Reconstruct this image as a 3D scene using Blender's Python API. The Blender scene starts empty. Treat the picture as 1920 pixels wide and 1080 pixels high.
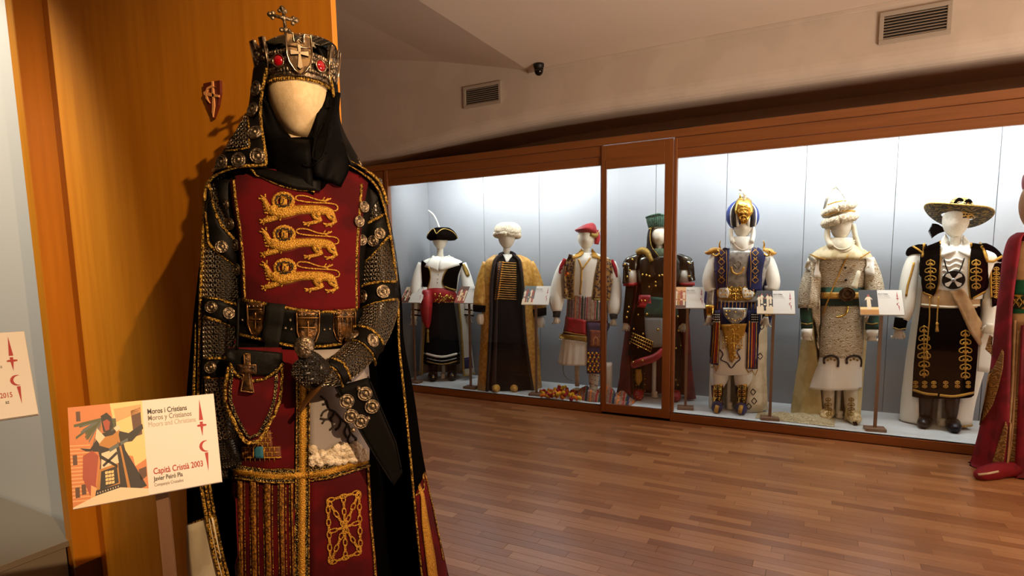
import bpy, bmesh, math, random
from mathutils import Vector, Matrix
from mathutils.bvhtree import BVHTree
from mathutils.geometry import tessellate_polygon
R_ = random.Random(7)
PI = math.pi
sc = bpy.context.scene
COL = sc.collection
# ---------------------------------------------------------------- camera
FPX, CX, CY = 1080.0, 960.0, 620.0
CAMP = Vector((0, 0, 1.5))
CR = Matrix(((0.88261078, -0.04134593, 0.46828275), (0.46981512, 0.11252286, -0.87556402), (-0.0164915, 0.99278856, 0.11873883)))
cam = bpy.data.cameras.new('camera'); camo = bpy.data.objects.new('camera', cam); COL.objects.link(camo)
cam.sensor_width = 36; cam.lens = 36 * FPX / 1920; cam.shift_y = 80 / 1920; cam.clip_start = .02
camo.matrix_world = Matrix.Translation(CAMP) @ CR.to_4x4()
sc.camera = camo
# ---------------------------------------------------------------- view, world, lights
sc.view_settings.view_transform = 'Standard'; sc.view_settings.look = 'None'
sc.view_settings.gamma = 1; sc.view_settings.use_curve_mapping = False
sc.view_settings.exposure = 0.0
W = bpy.data.worlds.new('world'); sc.world = W; W.use_nodes = True
W.node_tree.nodes['Background'].inputs[0].default_value = (1, .72, .5, 1)
W.node_tree.nodes['Background'].inputs[1].default_value = 0.01
def area(name, loc, size, power, col, target=None, rot=None, sy=None, spread=None):
    l = bpy.data.lights.new(name, 'AREA'); l.energy = power; l.color = col; l.size = size
    if sy: l.shape = 'RECTANGLE'; l.size_y = sy
    if spread: l.spread = spread
    o = bpy.data.objects.new(name, l); COL.objects.link(o); o.location = loc
    if target is not None: o.rotation_euler = (Vector(target) - Vector(loc)).to_track_quat('-Z', 'Y').to_euler()
    if rot: o.rotation_euler = rot
    return o
def spot(name, loc, target, power, col, ang=40, blend=.3, rad=.03):
    l = bpy.data.lights.new(name, 'SPOT'); l.energy = power; l.color = col; l.spot_size = math.radians(ang)
    l.spot_blend = blend; l.shadow_soft_size = rad
    o = bpy.data.objects.new(name, l); COL.objects.link(o); o.location = loc
    o.rotation_euler = (Vector(target) - Vector(loc)).to_track_quat('-Z', 'Y').to_euler()
    return o
WARM = (1, .66, .36); COOL = (.96, .985, 1.0)
# tube lamps in the top of the long display case
for lx, pw in ((-3.75, 24), (-2.75, 30), (-1.5, 14), (-.35, 30), (.75, 44), (1.9, 26)):
    area('case_tube_lamp', (lx, 5.42, 2.52), .85, pw, COOL, rot=(math.radians(72), 0, 0), sy=.07)
# warm track spot on the crowned costume
spot('track_spot_knight', (1.55, -.05, 2.95), (-1.75, 1.3, 1.45), 520, WARM, 42, .8, .02)
# added unseen area lamp facing up, stands in for warm floor bounce
area('floor_bounce_fill', (3.75, 2.2, .05), 1.7, 370, (1, .82, .64), rot=(PI, 0, 0), sy=2.6)
spot('ceiling_fill_spot', (3.7, 1.5, .3), (-3.6, 4.9, 3.5), 380, (1, .80, .60), 50, 1, .12)  # added unseen fill, aimed up to brighten the left ceiling
spot('track_spot_right', (.3, 2.2, 3.3), (1.25, 4.4, 1.0), 60, WARM, 50, .6, .04)
spot('niche_spot', (-3.6, -.3, 3.4), (-3.6, 1.3, 1.9), 280, (1, .92, .80), 60, .6, .05)

# ---------------------------------------------------------------- pixel <-> world helpers for measured sizes
def ray(px, py): return (CR @ Vector((px - CX, -(py - CY), -FPX)))
def on_y(px, py, Y): d = ray(px, py); return CAMP + d * (Y / d.y)
def on_z(px, py, Z): d = ray(px, py); return CAMP + d * ((Z - CAMP.z) / d.z)
def at_depth(px, py, Zc): return CAMP + ray(px, py) * (Zc / FPX)

# ---------------------------------------------------------------- materials
def lin(c):
    r = []
    for v in c[:3]:
        v = v / 255
        r.append(v / 12.92 if v <= .04045 else ((v + .055) / 1.055) ** 2.4)
    return (*r, 1)
MATS = {}
def mat(name, c1, c2=None, rough=.7, metal=0, kind='noise', scale=20, thr=(.45, .55), bump=0, bscale=None, bkind='noise', coord='Object',
        sheen=0, coat=0, stretch=(1, 1, 1), emit=0, spec=.5, metal2=None, detail=4):
    if name in MATS: return MATS[name]
    m = bpy.data.materials.new(name); m.use_nodes = True; MATS[name] = m
    nt = m.node_tree; N = nt.nodes; L = nt.links; b = N['Principled BSDF']
    b.inputs['Base Color'].default_value = lin(c1); b.inputs['Roughness'].default_value = rough
    b.inputs['Metallic'].default_value = metal; b.inputs['Specular IOR Level'].default_value = spec
    if sheen:
        b.inputs['Sheen Weight'].default_value = sheen; b.inputs['Sheen Roughness'].default_value = .4
        b.inputs['Sheen Tint'].default_value = lin([min(255, v * 1.3 + 25) for v in c1])
    if coat: b.inputs['Coat Weight'].default_value = coat; b.inputs['Coat Roughness'].default_value = .1
    if emit: b.inputs['Emission Color'].default_value = lin(c1); b.inputs['Emission Strength'].default_value = emit
    if c2 is None and not bump: return m
    tc = N.new('ShaderNodeTexCoord'); mp = N.new('ShaderNodeMapping'); L.new(tc.outputs[coord], mp.inputs[0]); mp.inputs['Scale'].default_value = stretch
    def tex(k, s):
        if k == 'noise':
            t = N.new('ShaderNodeTexNoise'); t.inputs['Scale'].default_value = s; t.inputs['Detail'].default_value = detail; o = t.outputs[0]
        elif k == 'voronoi':
            t = N.new('ShaderNodeTexVoronoi'); t.inputs['Scale'].default_value = s; o = t.outputs[0]
        elif k == 'edge':
            t = N.new('ShaderNodeTexVoronoi'); t.feature = 'DISTANCE_TO_EDGE'; t.inputs['Scale'].default_value = s; o = t.outputs[0]
        elif k == 'swirl':
            t = N.new('ShaderNodeTexWave'); t.wave_type = 'RINGS'; t.inputs['Scale'].default_value = s
            t.inputs['Distortion'].default_value = 14; t.inputs['Detail'].default_value = 1.5; t.inputs['Detail Scale'].default_value = 1.3; o = t.outputs[1]
        elif k in ('wavex', 'wavey', 'wavez', 'waved'):
            t = N.new('ShaderNodeTexWave'); t.bands_direction = {'x': 'X', 'y': 'Y', 'z': 'Z', 'd': 'DIAGONAL'}[k[-1]]; t.inputs['Scale'].default_value = s
            t.inputs['Distortion'].default_value = .3; o = t.outputs[1]
        elif k == 'checker':
            t = N.new('ShaderNodeTexChecker'); t.inputs['Scale'].default_value = s; o = t.outputs[1]
        elif k == 'mail':      # rows of small interlocked rings
            t = N.new('ShaderNodeTexVoronoi'); t.inputs['Scale'].default_value = s; t.inputs['Randomness'].default_value = .2
            L.new(mp.outputs[0], t.inputs[0])
            a = N.new('ShaderNodeMath'); a.operation = 'SUBTRACT'; a.inputs[1].default_value = .36; L.new(t.outputs[0], a.inputs[0])
            c = N.new('ShaderNodeMath'); c.operation = 'ABSOLUTE'; L.new(a.outputs[0], c.inputs[0])
            d = N.new('ShaderNodeMath'); d.operation = 'MULTIPLY'; d.inputs[1].default_value = -5.5; L.new(c.outputs[0], d.inputs[0])
            e = N.new('ShaderNodeMath'); e.operation = 'ADD'; e.inputs[1].default_value = 1.0; e.use_clamp = True; L.new(d.outputs[0], e.inputs[0])
            return e.outputs[0]
        L.new(mp.outputs[0], t.inputs[0]); return o
    f = None
    if c2 is not None:
        f = tex(kind, scale); r = N.new('ShaderNodeValToRGB'); L.new(f, r.inputs[0])
        r.color_ramp.elements[0].position = thr[0]; r.color_ramp.elements[1].position = thr[1]
        r.color_ramp.elements[0].color = lin(c1); r.color_ramp.elements[1].color = lin(c2)
        L.new(r.outputs[0], b.inputs['Base Color'])
        if metal2 is not None:
            q = N.new('ShaderNodeMapRange'); L.new(f, q.inputs[0]); q.inputs[1].default_value = thr[0]; q.inputs[2].default_value = thr[1]
            q.inputs[3].default_value = metal; q.inputs[4].default_value = metal2; L.new(q.outputs[0], b.inputs['Metallic'])
    if bump:
        if bkind == 'same' and f is not None: h = f
        else: h = tex(bkind, bscale or scale)
        bp = N.new('ShaderNodeBump'); bp.inputs['Strength'].default_value = min(1, bump); bp.inputs['Distance'].default_value = .01 * max(1, bump)
        L.new(h, bp.inputs['Height']); L.new(bp.outputs[0], b.inputs['Normal'])
    return m
def wood(name, c1, c2, axis='z', rough=.4, coat=.15):
    st = {'z': (9, 9, .55), 'x': (.55, 9, 9)}[axis]
    m = mat(name, c1, c2, rough=rough, scale=3.2, thr=(.3, .75), stretch=st, coat=coat, detail=7, bump=.03, bscale=14)
    return m
M = dict(
    wall=mat('wall_plaster', (206, 192, 176), (200, 186, 170), scale=3, rough=.9, bump=.02, bscale=60),
    ceil=mat('ceiling_plaster', (212, 196, 180), rough=.92),
    grey=mat('grey_lacquer_panel', (204, 200, 188), rough=.5),
    panel=mat('case_back_panel', (128, 130, 134), rough=.55),
    plat=mat('case_floor_board', (206, 212, 214), rough=.5),
    wood=wood('honey_wood_veneer', (196, 122, 22), (216, 140, 32), 'z'),
    woodc=wood('honey_wood_rail', (128, 76, 34), (146, 88, 40), 'x'),
    woodv=wood('honey_wood_post', (128, 76, 34), (146, 88, 40), 'z'),
    black=mat('matte_black', (14, 14, 14), rough=.5),
    vent=mat('vent_painted_metal', (172, 160, 144), rough=.5),
    dark=mat('duct_dark', (10, 9, 8), rough=.9),
    mann=mat('mannequin_linen', (222, 214, 196), (214, 205, 186), scale=90, rough=.75, bump=.08, bscale=260),
    mannk=mat('mannequin_linen_cream', (214, 190, 148), (206, 181, 138), scale=70, rough=.75, bump=.1, bscale=300),
    card=mat('card_white', (214, 208, 198), rough=.55), cardside=mat('card_edge', (206, 196, 182), rough=.7),
    post=wood('brown_stand_wood', (112, 84, 62), (132, 100, 76), 'z', .5, 0),
    red=mat('print_red', (160, 34, 30), rough=.6), ink=mat('print_black', (30, 28, 26), rough=.6),
    grey1=mat('print_grey', (120, 110, 100), rough=.6), grey2=mat('print_pale_grey', (176, 166, 154), rough=.6),
)
def glassmat():
    m = bpy.data.materials.new('display_glass'); m.use_nodes = True; nt = m.node_tree; N = nt.nodes; L = nt.links
    N.remove(N['Principled BSDF']); o = N['Material Output']
    t = N.new('ShaderNodeBsdfTransparent'); t.inputs[0].default_value = (.965, .98, .975, 1)
    g = N.new('ShaderNodeBsdfGlossy'); g.inputs['Roughness'].default_value = .02; g.inputs[0].default_value = (1, 1, 1, 1)
    ge = N.new('ShaderNodeNewGeometry'); dt = N.new('ShaderNodeVectorMath'); dt.operation = 'DOT_PRODUCT'; L.new(ge.outputs['Incoming'], dt.inputs[0]); L.new(ge.outputs['Normal'], dt.inputs[1])
    def mth(op, a, b=None):
        q = N.new('ShaderNodeMath'); q.operation = op; q.use_clamp = op == 'MULTIPLY_ADD'
        L.new(a, q.inputs[0])
        if b is not None: q.inputs[1].default_value = b
        return q
    ab = mth('ABSOLUTE', dt.outputs['Value']); iv = N.new('ShaderNodeMath'); iv.operation = 'SUBTRACT'; iv.inputs[0].default_value = 1; L.new(ab.outputs[0], iv.inputs[1])
    pw = mth('POWER', iv.outputs[0], 5); fr = mth('MULTIPLY_ADD', pw.outputs[0], .96); fr.inputs[2].default_value = .035
    mx = N.new('ShaderNodeMixShader')
    L.new(fr.outputs[0], mx.inputs[0]); L.new(t.outputs[0], mx.inputs[1]); L.new(g.outputs[0], mx.inputs[2]); L.new(mx.outputs[0], o.inputs[0])
    return m
M['glass'] = glassmat()

# ---------------------------------------------------------------- object helpers
def mk(name, verts, faces, m=None, parent=None, smooth=False, uvs=None, mats=None, fm=None, kind=None):
    me = bpy.data.meshes.new(name); me.from_pydata([tuple(v) for v in verts], [], faces)
    if uvs:
        ul = me.uv_layers.new(name='UVMap')
        for lo in me.loops: ul.data[lo.index].uv = uvs[lo.vertex_index]
    for q in (mats or [m]): me.materials.append(q)
    if fm:
        for p, i in zip(me.polygons, fm): p.material_index = i
    if smooth:
        for p in me.polygons: p.use_smooth = True
    me.validate(); me.update()
    return link(name, me, parent, kind)
def link(name, me, parent=None, kind=None):
    o = bpy.data.objects.new(name, me); COL.objects.link(o)
    if parent: o.parent = parent
    if kind: o['kind'] = kind
    return o
def empty(name, loc, label=None, cat=None, group=None, rz=0, kind=None):
    o = bpy.data.objects.new(name, None); COL.objects.link(o); o.location = loc; o.rotation_euler = (0, 0, rz); o.empty_display_size = .05
    if label: o['label'] = label
    if cat: o['category'] = cat
    if group: o['group'] = group
    if kind: o['kind'] = kind
    return o
def boxvf(x0, x1, y0, y1, z0, z1, b=0):
    bm = bmesh.new(); bmesh.ops.create_cube(bm, size=1)
    for v in bm.verts: v.co = Vector(((x0 + x1) / 2 + v.co.x * (x1 - x0), (y0 + y1) / 2 + v.co.y * (y1 - y0), (z0 + z1) / 2 + v.co.z * (z1 - z0)))
    if b: bmesh.ops.bevel(bm, geom=bm.edges[:], offset=b, segments=1, affect='EDGES')
    bm.verts.ensure_lookup_table()
    V = [v.co.copy() for v in bm.verts]; F = [[v.index for v in f.verts] for f in bm.faces]; bm.free()
    return V, F
def box(name, x0, x1, y0, y1, z0, z1, m, parent=None, b=.002, kind=None):
    V, F = boxvf(min(x0, x1), max(x0, x1), min(y0, y1), max(y0, y1), min(z0, z1), max(z0, z1), b)
    return mk(name, V, F, m, parent, kind=kind)
class MB:
    def __init__(s): s.V = []; s.F = []; s.I = []; s.mi = 0; s.U = []
    def add(s, V, F, mi=None, M4=None):
        n = len(s.V); s.V += [(M4 @ Vector(v)) if M4 else Vector(v) for v in V]; s.F += [[i + n for i in f] for f in F]; s.I += [s.mi if mi is None else mi] * len(F)
    def box(s, *a, b=0, mi=None, M4=None): V, F = boxvf(*a, b); s.add(V, F, mi, M4)
    def build(s, name, m, parent=None, smooth=False, kind=None):
        ms = m if isinstance(m, list) else [m]
        return mk(name, s.V, s.F, None, parent, smooth, None, ms, s.I, kind)
def tubevf(pts, rad, n=8, caps=True, flat=None):
    """swept tube; rad number or list; flat=(normal list, ratio) squashes along the normals"""
    pts = [Vector(p) for p in pts]; k = len(pts); V = []; F = []
    if not isinstance(rad, (list, tuple)): rad = [rad] * k
    up = None
    for i in range(k):
        t = (pts[min(i + 1, k - 1)] - pts[max(i - 1, 0)])
        if t.length < 1e-9: t = Vector((0, 0, 1))
        t.normalize()
        if flat: w = flat[0][i] - t * flat[0][i].dot(t)
        elif up is None: w = t.orthogonal()
        else: w = up - t * up.dot(t)
        if w.length < 1e-6: w = t.orthogonal()
        w.normalize(); up = w; s = t.cross(w)
        q = flat[1] if flat else 1
        for j in range(n):
            a = 2 * PI * (j + .5) / n; V.append(pts[i] + (s * math.cos(a) + w * math.sin(a) * q) * rad[i])
    for i in range(k - 1):
        for j in range(n):
            a = i * n + j; b = i * n + (j + 1) % n; F.append([a, b, b + n, a + n])
    if caps: F.append(list(range(n))[::-1]); F.append([(k - 1) * n + j for j in range(n)])
    return V, F
def catmull(P, sub):
    """P list of tuples (any length) -> resampled smooth list"""
    if sub <= 1 or len(P) < 3: 
        return [tuple(p) for p in P]
    out = []; n = len(P)
    for i in range(n - 1):
        p0, p1, p2, p3 = P[max(i - 1, 0)], P[i], P[i + 1], P[min(i + 2, n - 1)]
        for s in range(sub):
            t = s / sub
            out.append(tuple(.5 * (2 * b + (c - a) * t + (2 * a - 5 * b + 4 * c - d) * t * t + (-a + 3 * b - 3 * c + d) * t ** 3) for a, b, c, d in zip(p0, p1, p2, p3)))
    out.append(tuple(P[-1])); return out
def blobvf(c, r, seg=10, rings=7):
    V = []; F = []
    for i in range(rings + 1):
        a = PI * i / rings
        for j in range(seg):
            b = 2 * PI * j / seg; V.append((c[0] + r[0] * math.sin(a) * math.cos(b), c[1] + r[1] * math.sin(a) * math.sin(b), c[2] + r[2] * math.cos(a)))
    for i in range(rings):
        for j in range(seg):
            F.append([i * seg + j, (i + 1) * seg + j, (i + 1) * seg + (j + 1) % seg, i * seg + (j + 1) % seg])
    return V, F
def lathevf(prof, n=20, caps=True):
    """prof [(r, z)] around z"""
    V = []; F = []
    for r, z in prof:
        for j in range(n): a = 2 * PI * j / n; V.append((r * math.cos(a), r * math.sin(a), z))
    for i in range(len(prof) - 1):
        for j in range(n): F.append([i * n + j, i * n + (j + 1) % n, (i + 1) * n + (j + 1) % n, (i + 1) * n + j])
    if caps: F.append(list(range(n))[::-1]); F.append([(len(prof) - 1) * n + j for j in range(n)])
    return V, F
def prism(poly, y0, y1):
    """poly [(x,z)] -> slab between y0 and y1"""
    n = len(poly); V = [(x, y0, z) for x, z in poly] + [(x, y1, z) for x, z in poly]; F = []
    for t in tessellate_polygon([[Vector((x, z, 0)) for x, z in poly]]): F.append(list(t)); F.append([i + n for i in t][::-1])
    for i in range(n): j = (i + 1) % n; F.append([i, j, j + n, i + n])
    return V, F
# ================================================================ THE SETTING
YF, YB, ZC, XS, YU = 5.30, 6.17, 3.398, -2.66, 5.42      # case front, back wall, ceiling height, where the ceiling starts to rise
# floor: sub-floor slab, nearest planks one by one, the rest joined
flo = box('floor', -6.6, 5.0, -1.6, 6.35, -.06, -.006, mat('floor_gap', (70, 38, 20), rough=.6), kind='structure', b=0)
def plankmat(name, attr):
    m = bpy.data.materials.new(name); m.use_nodes = True; nt = m.node_tree; N = nt.nodes; L = nt.links; b = N['Principled BSDF']
    tc = N.new('ShaderNodeTexCoord'); mp = N.new('ShaderNodeMapping'); mp.inputs['Scale'].default_value = (1.2, 26, 1)
    ns = N.new('ShaderNodeTexNoise'); ns.inputs['Scale'].default_value = 3; ns.inputs['Detail'].default_value = 6
    ge = N.new('ShaderNodeNewGeometry'); L.new(ge.outputs['Position'], mp.inputs[0]); L.new(mp.outputs[0], ns.inputs[0])
    if attr: v = N.new('ShaderNodeAttribute'); v.attribute_name = 'tone'; vo = v.outputs['Fac']
    else: v = N.new('ShaderNodeObjectInfo'); vo = v.outputs['Random']
    a = N.new('ShaderNodeMath'); a.operation = 'MULTIPLY_ADD'; L.new(ns.outputs[0], a.inputs[0]); a.inputs[1].default_value = .55; 
    b2 = N.new('ShaderNodeMath'); b2.operation = 'MULTIPLY'; L.new(vo, b2.inputs[0]); b2.inputs[1].default_value = .55; L.new(b2.outputs[0], a.inputs[2])
    r = N.new('ShaderNodeValToRGB'); L.new(a.outputs[0], r.inputs[0]); e = r.color_ramp.elements
    e[0].position = .15; e[0].color = lin((138, 92, 56)); e[1].position = .85; e[1].color = lin((198, 152, 106))
    q = e.new(.5); q.color = lin((168, 120, 78))
    L.new(r.outputs[0], b.inputs['Base Color']); b.inputs['Roughness'].default_value = .34; b.inputs['Coat Weight'].default_value = .5; b.inputs['Coat Roughness'].default_value = .22
    return m
pm1, pm2 = plankmat('laminate_plank', False), plankmat('laminate_plank_far', True)
PWD, PLN = .065, .52
V, F = boxvf(-PLN / 2 + .0006, PLN / 2 - .0006, -PWD / 2 + .0005, PWD / 2 - .0005, -.006, 0, .0006)
pme = bpy.data.meshes.new('plank'); pme.from_pydata([tuple(v) for v in V], [], F); pme.materials.append(pm1)
pl = []
for r in range(-6, 83):
    off = (r * .197 + (r % 3) * .13) % PLN
    for c in range(-10, 11):
        x, y = c * PLN + off, r * PWD
        if y > YF + .02: continue
        d = CR.transposed() @ (Vector((x, y, 0)) - CAMP)
        vis = d.z < -.3 and abs(FPX * d.x / -d.z) < 1150 and CY - FPX * d.y / -d.z < 1250
        if vis and 960 + FPX * d.x / -d.z > 560: pl.append((d.length, x, y))
        elif -4.9 < x < 4.9: pl.append((99 + d.length, x, y))
pl.sort(); far = MB(); tone = []
for i, (d, x, y) in enumerate(pl):
    if i < 290: o = link('floor_plank', pme, flo); o.location = (x, y, 0)
    else:
        far.box(x - PLN / 2 + .0006, x + PLN / 2 - .0006, y - PWD / 2 + .0005, y + PWD / 2 - .0005, -.006, 0); tone += [R_.random()] * 8
fo = far.build('floor_planks', pm2, flo, kind='stuff')
at_ = fo.data.attributes.new('tone', 'FLOAT', 'POINT')
for i, t in enumerate(tone): at_.data[i].value = t
# ceiling: flat part and the part that rises to the left
def slope(x): return ZC + max(0, XS - x) * .25 - (max(0, XS - 1.05 - x) * .06)
xs = [5.0, XS, -3.7, -4.4, -7.0]; V = []; F = []
for x in xs:
    for y in (-1.6, YB + .02): V += [(x, y, slope(x)), (x, y, slope(x) + .1)]
for i in range(len(xs) - 1):
    a = i * 4; F += [[a, a + 4, a + 6, a + 2], [a + 1, a + 3, a + 7, a + 5], [a, a + 1, a + 5, a + 4], [a + 2, a + 6, a + 7, a + 3]]
mk('ceiling', V, F, M['ceil'], kind='structure')
box('trim_1', XS, 5.0, YU - .012, YU, ZC - .032, ZC, M['wall'], kind='structure')
# bulkhead over the case: flat face that rolls back into a dark gap above the case top
V = []; F = []; xs = [5.0, 2.5, 1.0, 0.0, -1.0, -1.8, -2.4, XS, -3.0, -3.4, -3.8, -4.2, -4.6, -5.0, -5.6, -7.0]
def gap(x): return 2.657 + (.25 if x > -1.6 else max(.0, .25 * (1 - ((-1.6 - x) / 3.15) ** 2.0)))
for x in xs:
    zl = gap(x); r = .13; pr_ = [(YU, slope(x) + .02)] + [(YU + r - r * math.cos(a * PI / 12), zl + r - r * math.sin(a * PI / 12)) for a in range(7)] + [(YB + .01, zl)]
    V += [(x, y, z) for y, z in pr_]; m_ = len(pr_)
for i in range(len(xs) - 1):
    for j in range(m_ - 1): a = i * m_ + j; F.append([a, a + 1, a + m_ + 1, a + m_])
mk('wall_bulkhead', V, F, M['wall'], kind='structure', smooth=False)
box('wall_back', -7.0, 5.0, YB, YB + .12, 0, 5.0, M['wall'], kind='structure', b=0)
box('wall_right', 4.9, 5.0, -1.6, YB, 0, ZC, M['woodv'], kind='structure', b=0)
box('wall_front', -7, 5.0, -1.7, -1.6, 0, 4.6, mat('dark_room_wall', (74, 58, 46), rough=.8), kind='structure', b=0)
# wood-clad wall behind the crowned costume
YW = 1.33
wx0, wx1 = on_y(131, 500, YW).x, on_y(646, 500, YW).x
wl = box('wall_left', wx0, wx1, YW, YW + .02, 0, 3.39, M['wood'], kind='structure')
by = YW * .921; bx = on_y(65, 500, by).x
box('board', bx, wx0, by, YW + .02, 0, 3.39, M['wood'], wl, b=.003)
box('board_lower_strip', bx + .01, wx0 + .006, by - .004, YW, 0, .17, mat('dark_brown_strip', (84, 46, 18), rough=.5), wl)  # darker brown box round the bottom of the board
box('wall_niche', -6.6, bx + .004, YW, YW + .04, 0, 3.9, M['grey'], kind='structure')
box('wall_far_left', -6.95, -6.9, -1.6, YB, 0, 4.7, M['woodv'], kind='structure', b=0)
np_ = empty('niche_plinth', (-4.5, 1.1, 0), 'low grey brown plinth at the lower left corner, beside the wood board', 'plinth'); gp = mat('grey_brown_plinth', (128, 118, 102), rough=.6)
box('top_board', -1.6, 1.565, -.22, .22, .26, .29, gp, np_); box('front_board', -1.6, 1.56, -.215, -.18, .0, .26, gp, np_); box('end_board', 1.52, 1.56, -.18, .115, .0, .26, gp, np_)
# shield emblem on the wood
em = empty('shield_emblem', on_y(402, 187, YW), 'small dark red shield with pale cross and crescent on the wood wall', 'emblem')
pe = lambda px, py: (lambda p: (p.x - em.location.x, p.z - em.location.z))(on_y(px, py, YW))
V, F = prism([pe(*p) for p in ((386, 158), (402, 154.5), (417, 152), (417.5, 175), (414, 198), (405, 223), (394, 200), (388, 180))], -.010, -.001)
mk('plate', V, F, mat('emblem_brown_red', (96, 34, 20), rough=.45), em)
pale = mat('emblem_pale', (226, 160, 96), rough=.5)
for poly in ([(403, 154), (406, 154), (409, 200), (406, 221), (404, 212), (405, 190)], [(388, 176), (390, 173), (417, 180), (417, 184), (405, 183), (390, 180)],):
    V, F = prism([pe(*p) for p in poly], -.014, -.0095); mk('cross_inlay', V, F, pale, em)
cp = [(411, 165), (403, 162), (395, 166), (391, 176), (393, 187), (400, 195), (396, 187), (394.5, 177), (397, 169.5), (404, 165.5)]
V, F = prism([pe(*p) for p in cp], -.0145, -.0095); mk('crescent_inlay', V, F, pale, em)
# vents
def vent(name, x0, x1, z0, z1, label):
    q_ = YU / 6.159; x0 *= q_; x1 *= q_; z0 = 1.5 + (z0 - 1.5) * q_; z1 = 1.5 + (z1 - 1.5) * q_; e = empty(name, ((x0 + x1) / 2, YU, z0), label, 'vent'); w, h = (x1 - x0) / 2, z1 - z0
    mb = MB(); t = .03
    for a in ((-w, w, 0, t), (-w, w, h - t, h), (-w, -w + t, t, h - t), (w - t, w, t, h - t)): mb.box(a[0], a[1], -.02, -.001, a[2], a[3], b=.003)
    mb.build('frame', M['vent'], e); box('backing', -w + t, w - t, -.004, -.001, t, h - t, M['dark'], e, b=0)
    n = 8
    for i in range(n):
        z = t + (h - 2 * t) * (i + .5) / n; mb = MB()
        V = [(-w + t, -.017, z - .008), (w - t, -.017, z - .008), (w - t, -.004, z + .004), (-w + t, -.004, z + .004), (-w + t, -.017, z - .005), (w - t, -.017, z - .005), (w - t, -.004, z + .007), (-w + t, -.004, z + .007)]
        mk('slat', V, [[0, 1, 2, 3], [7, 6, 5, 4], [0, 4, 5, 1], [2, 6, 7, 3], [1, 5, 6, 2], [0, 3, 7, 4]], M['vent'], e)
vent('ceiling_vent', -3.90, -3.38, 3.35, 3.60, 'smaller slatted air vent high on the back wall, left of the dome camera')
vent('ceiling_vent', .36, .87, 3.315, 3.575, 'larger looking slatted air vent high on the back wall at right')
# dome camera
dp = on_y(1010, 116, YU - .12); de = empty('security_camera', (dp.x, YU - .12, ZC), 'small black dome security camera under the ceiling', 'camera')
V, F = lathevf([(.052, 0), (.052, -.025), (.046, -.03), (.046, -.05)]); mk('housing', V, F, M['black'], de, True)
V, F = lathevf([(.044, -.048), (.043, -.07), (.034, -.092), (.018, -.105), (.002, -.108)]); mk('dome', V, F, mat('smoked_dome', (8, 8, 9), rough=.12), de, True)

# ================================================================ LONG DISPLAY CASE
dc = empty('display_case', (-1.5, YF, 0), 'long glazed wooden display case along the back wall', 'display case'); dx = 1.5
def cbox(name, x0, x1, y0, y1, z0, z1, m, b=.003, parent=dc): return box(name, x0 + dx, x1 + dx, y0, y1, z0, z1, m, parent, b)
XL, XR = -4.425, 3.2; DL, DR = -1.853, -1.187
cbox('base_rail', XL - .36, DL, .012, .06, 0, .075, M['woodc']); cbox('base_rail', DR, XR, .012, .06, 0, .075, M['woodc'])
cbox('top_rail', XL - .37, XR, -.004, .07, 2.565, 2.632, M['woodc']); cbox('top_board', XL - .37, XR, .07, .86, 2.612, 2.632, M['woodc'])
for a, b_ in ((XL - .02, DL - .005), (DR + .005, XR)):
    cbox('header_board', a, b_, .010, .06, 2.468, 2.563, M['woodc']); cbox('header_trim', a, b_, .018, .06, 2.388, 2.466, M['woodc'])
cbox('side_panel', XL - .36, XL - .04, .012, .05, .075, 2.563, M['woodv']); cbox('corner_post', XL - .045, XL, 0, .06, .075, 2.563, M['woodv'])
cbox('door_post', DL - .012, DL - .001, .004, .06, .075, 2.563, M['woodv']); cbox('door_post', DR + .004, DR + .03, .006, .06, .075, 2.563, M['woodv'])
cbox('floor_board', XL - .05, XR, .02, .86, .05, .075, M['plat'], .001)
cbox('end_wall', XL - .06, XL - .04, .05, .86, .075, 2.6, M['panel'], .001)
cbox('ceiling_board', XL - .05, XR, .06, .86, 2.59, 2.61, M['plat'], .001)
sx = [XL - .04, -3.645, -2.90, -2.15, -1.55, -.85, -.154, .553, 1.255, 1.96, 2.66, XR]
for a, b_ in zip(sx, sx[1:]): cbox('back_panel', a + .002, b_ - .002, .835, .86, .075, 2.6, M['panel'], .002)
gx = [(XL, -3.138), (-3.136, DL - .01)]
for a, b_ in gx + [(DR + .03, .117), (.120, 1.62), (1.623, XR)]: cbox('glass_pane', a, b_, .030, .036, .076, 2.42, M['glass'], 0)
# framed door of the case
dd = cbox('door', DL, DL + .045, -.006, .03, .022, 2.558, M['woodv'])
for nm, a in (('door_stile', (DR - .074, DR, -.006, .03, .022, 2.558)), ('door_top_rail', (DL + .045, DR - .074, -.006, .03, 2.345, 2.558)), ('door_bottom_rail', (DL + .045, DR - .074, -.006, .03, .022, .102))):
    cbox(nm, *a, M['woodc'] if 'rail' in nm else M['woodv'], parent=dd)
cbox('glass_pane', DL + .047, DR - .076, .004, .010, .104, 2.35, M['glass'], 0, parent=dd)
cbox('beading', DL + .045, DL + .05, -.010, -.006, .1, 2.42, M['woodv'], .001, dd)
cbox('door_groove', DL + .06, DR - .08, -.008, -.006, 2.43, 2.438, M['woodc'], .0005, dd)
br = box('bracket', -1.40, -1.03, YF + .02, YF + .05, 2.632, 2.645, M['black'], dc); br.location.x = 1.5 ; br.location.y = -YF
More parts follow.
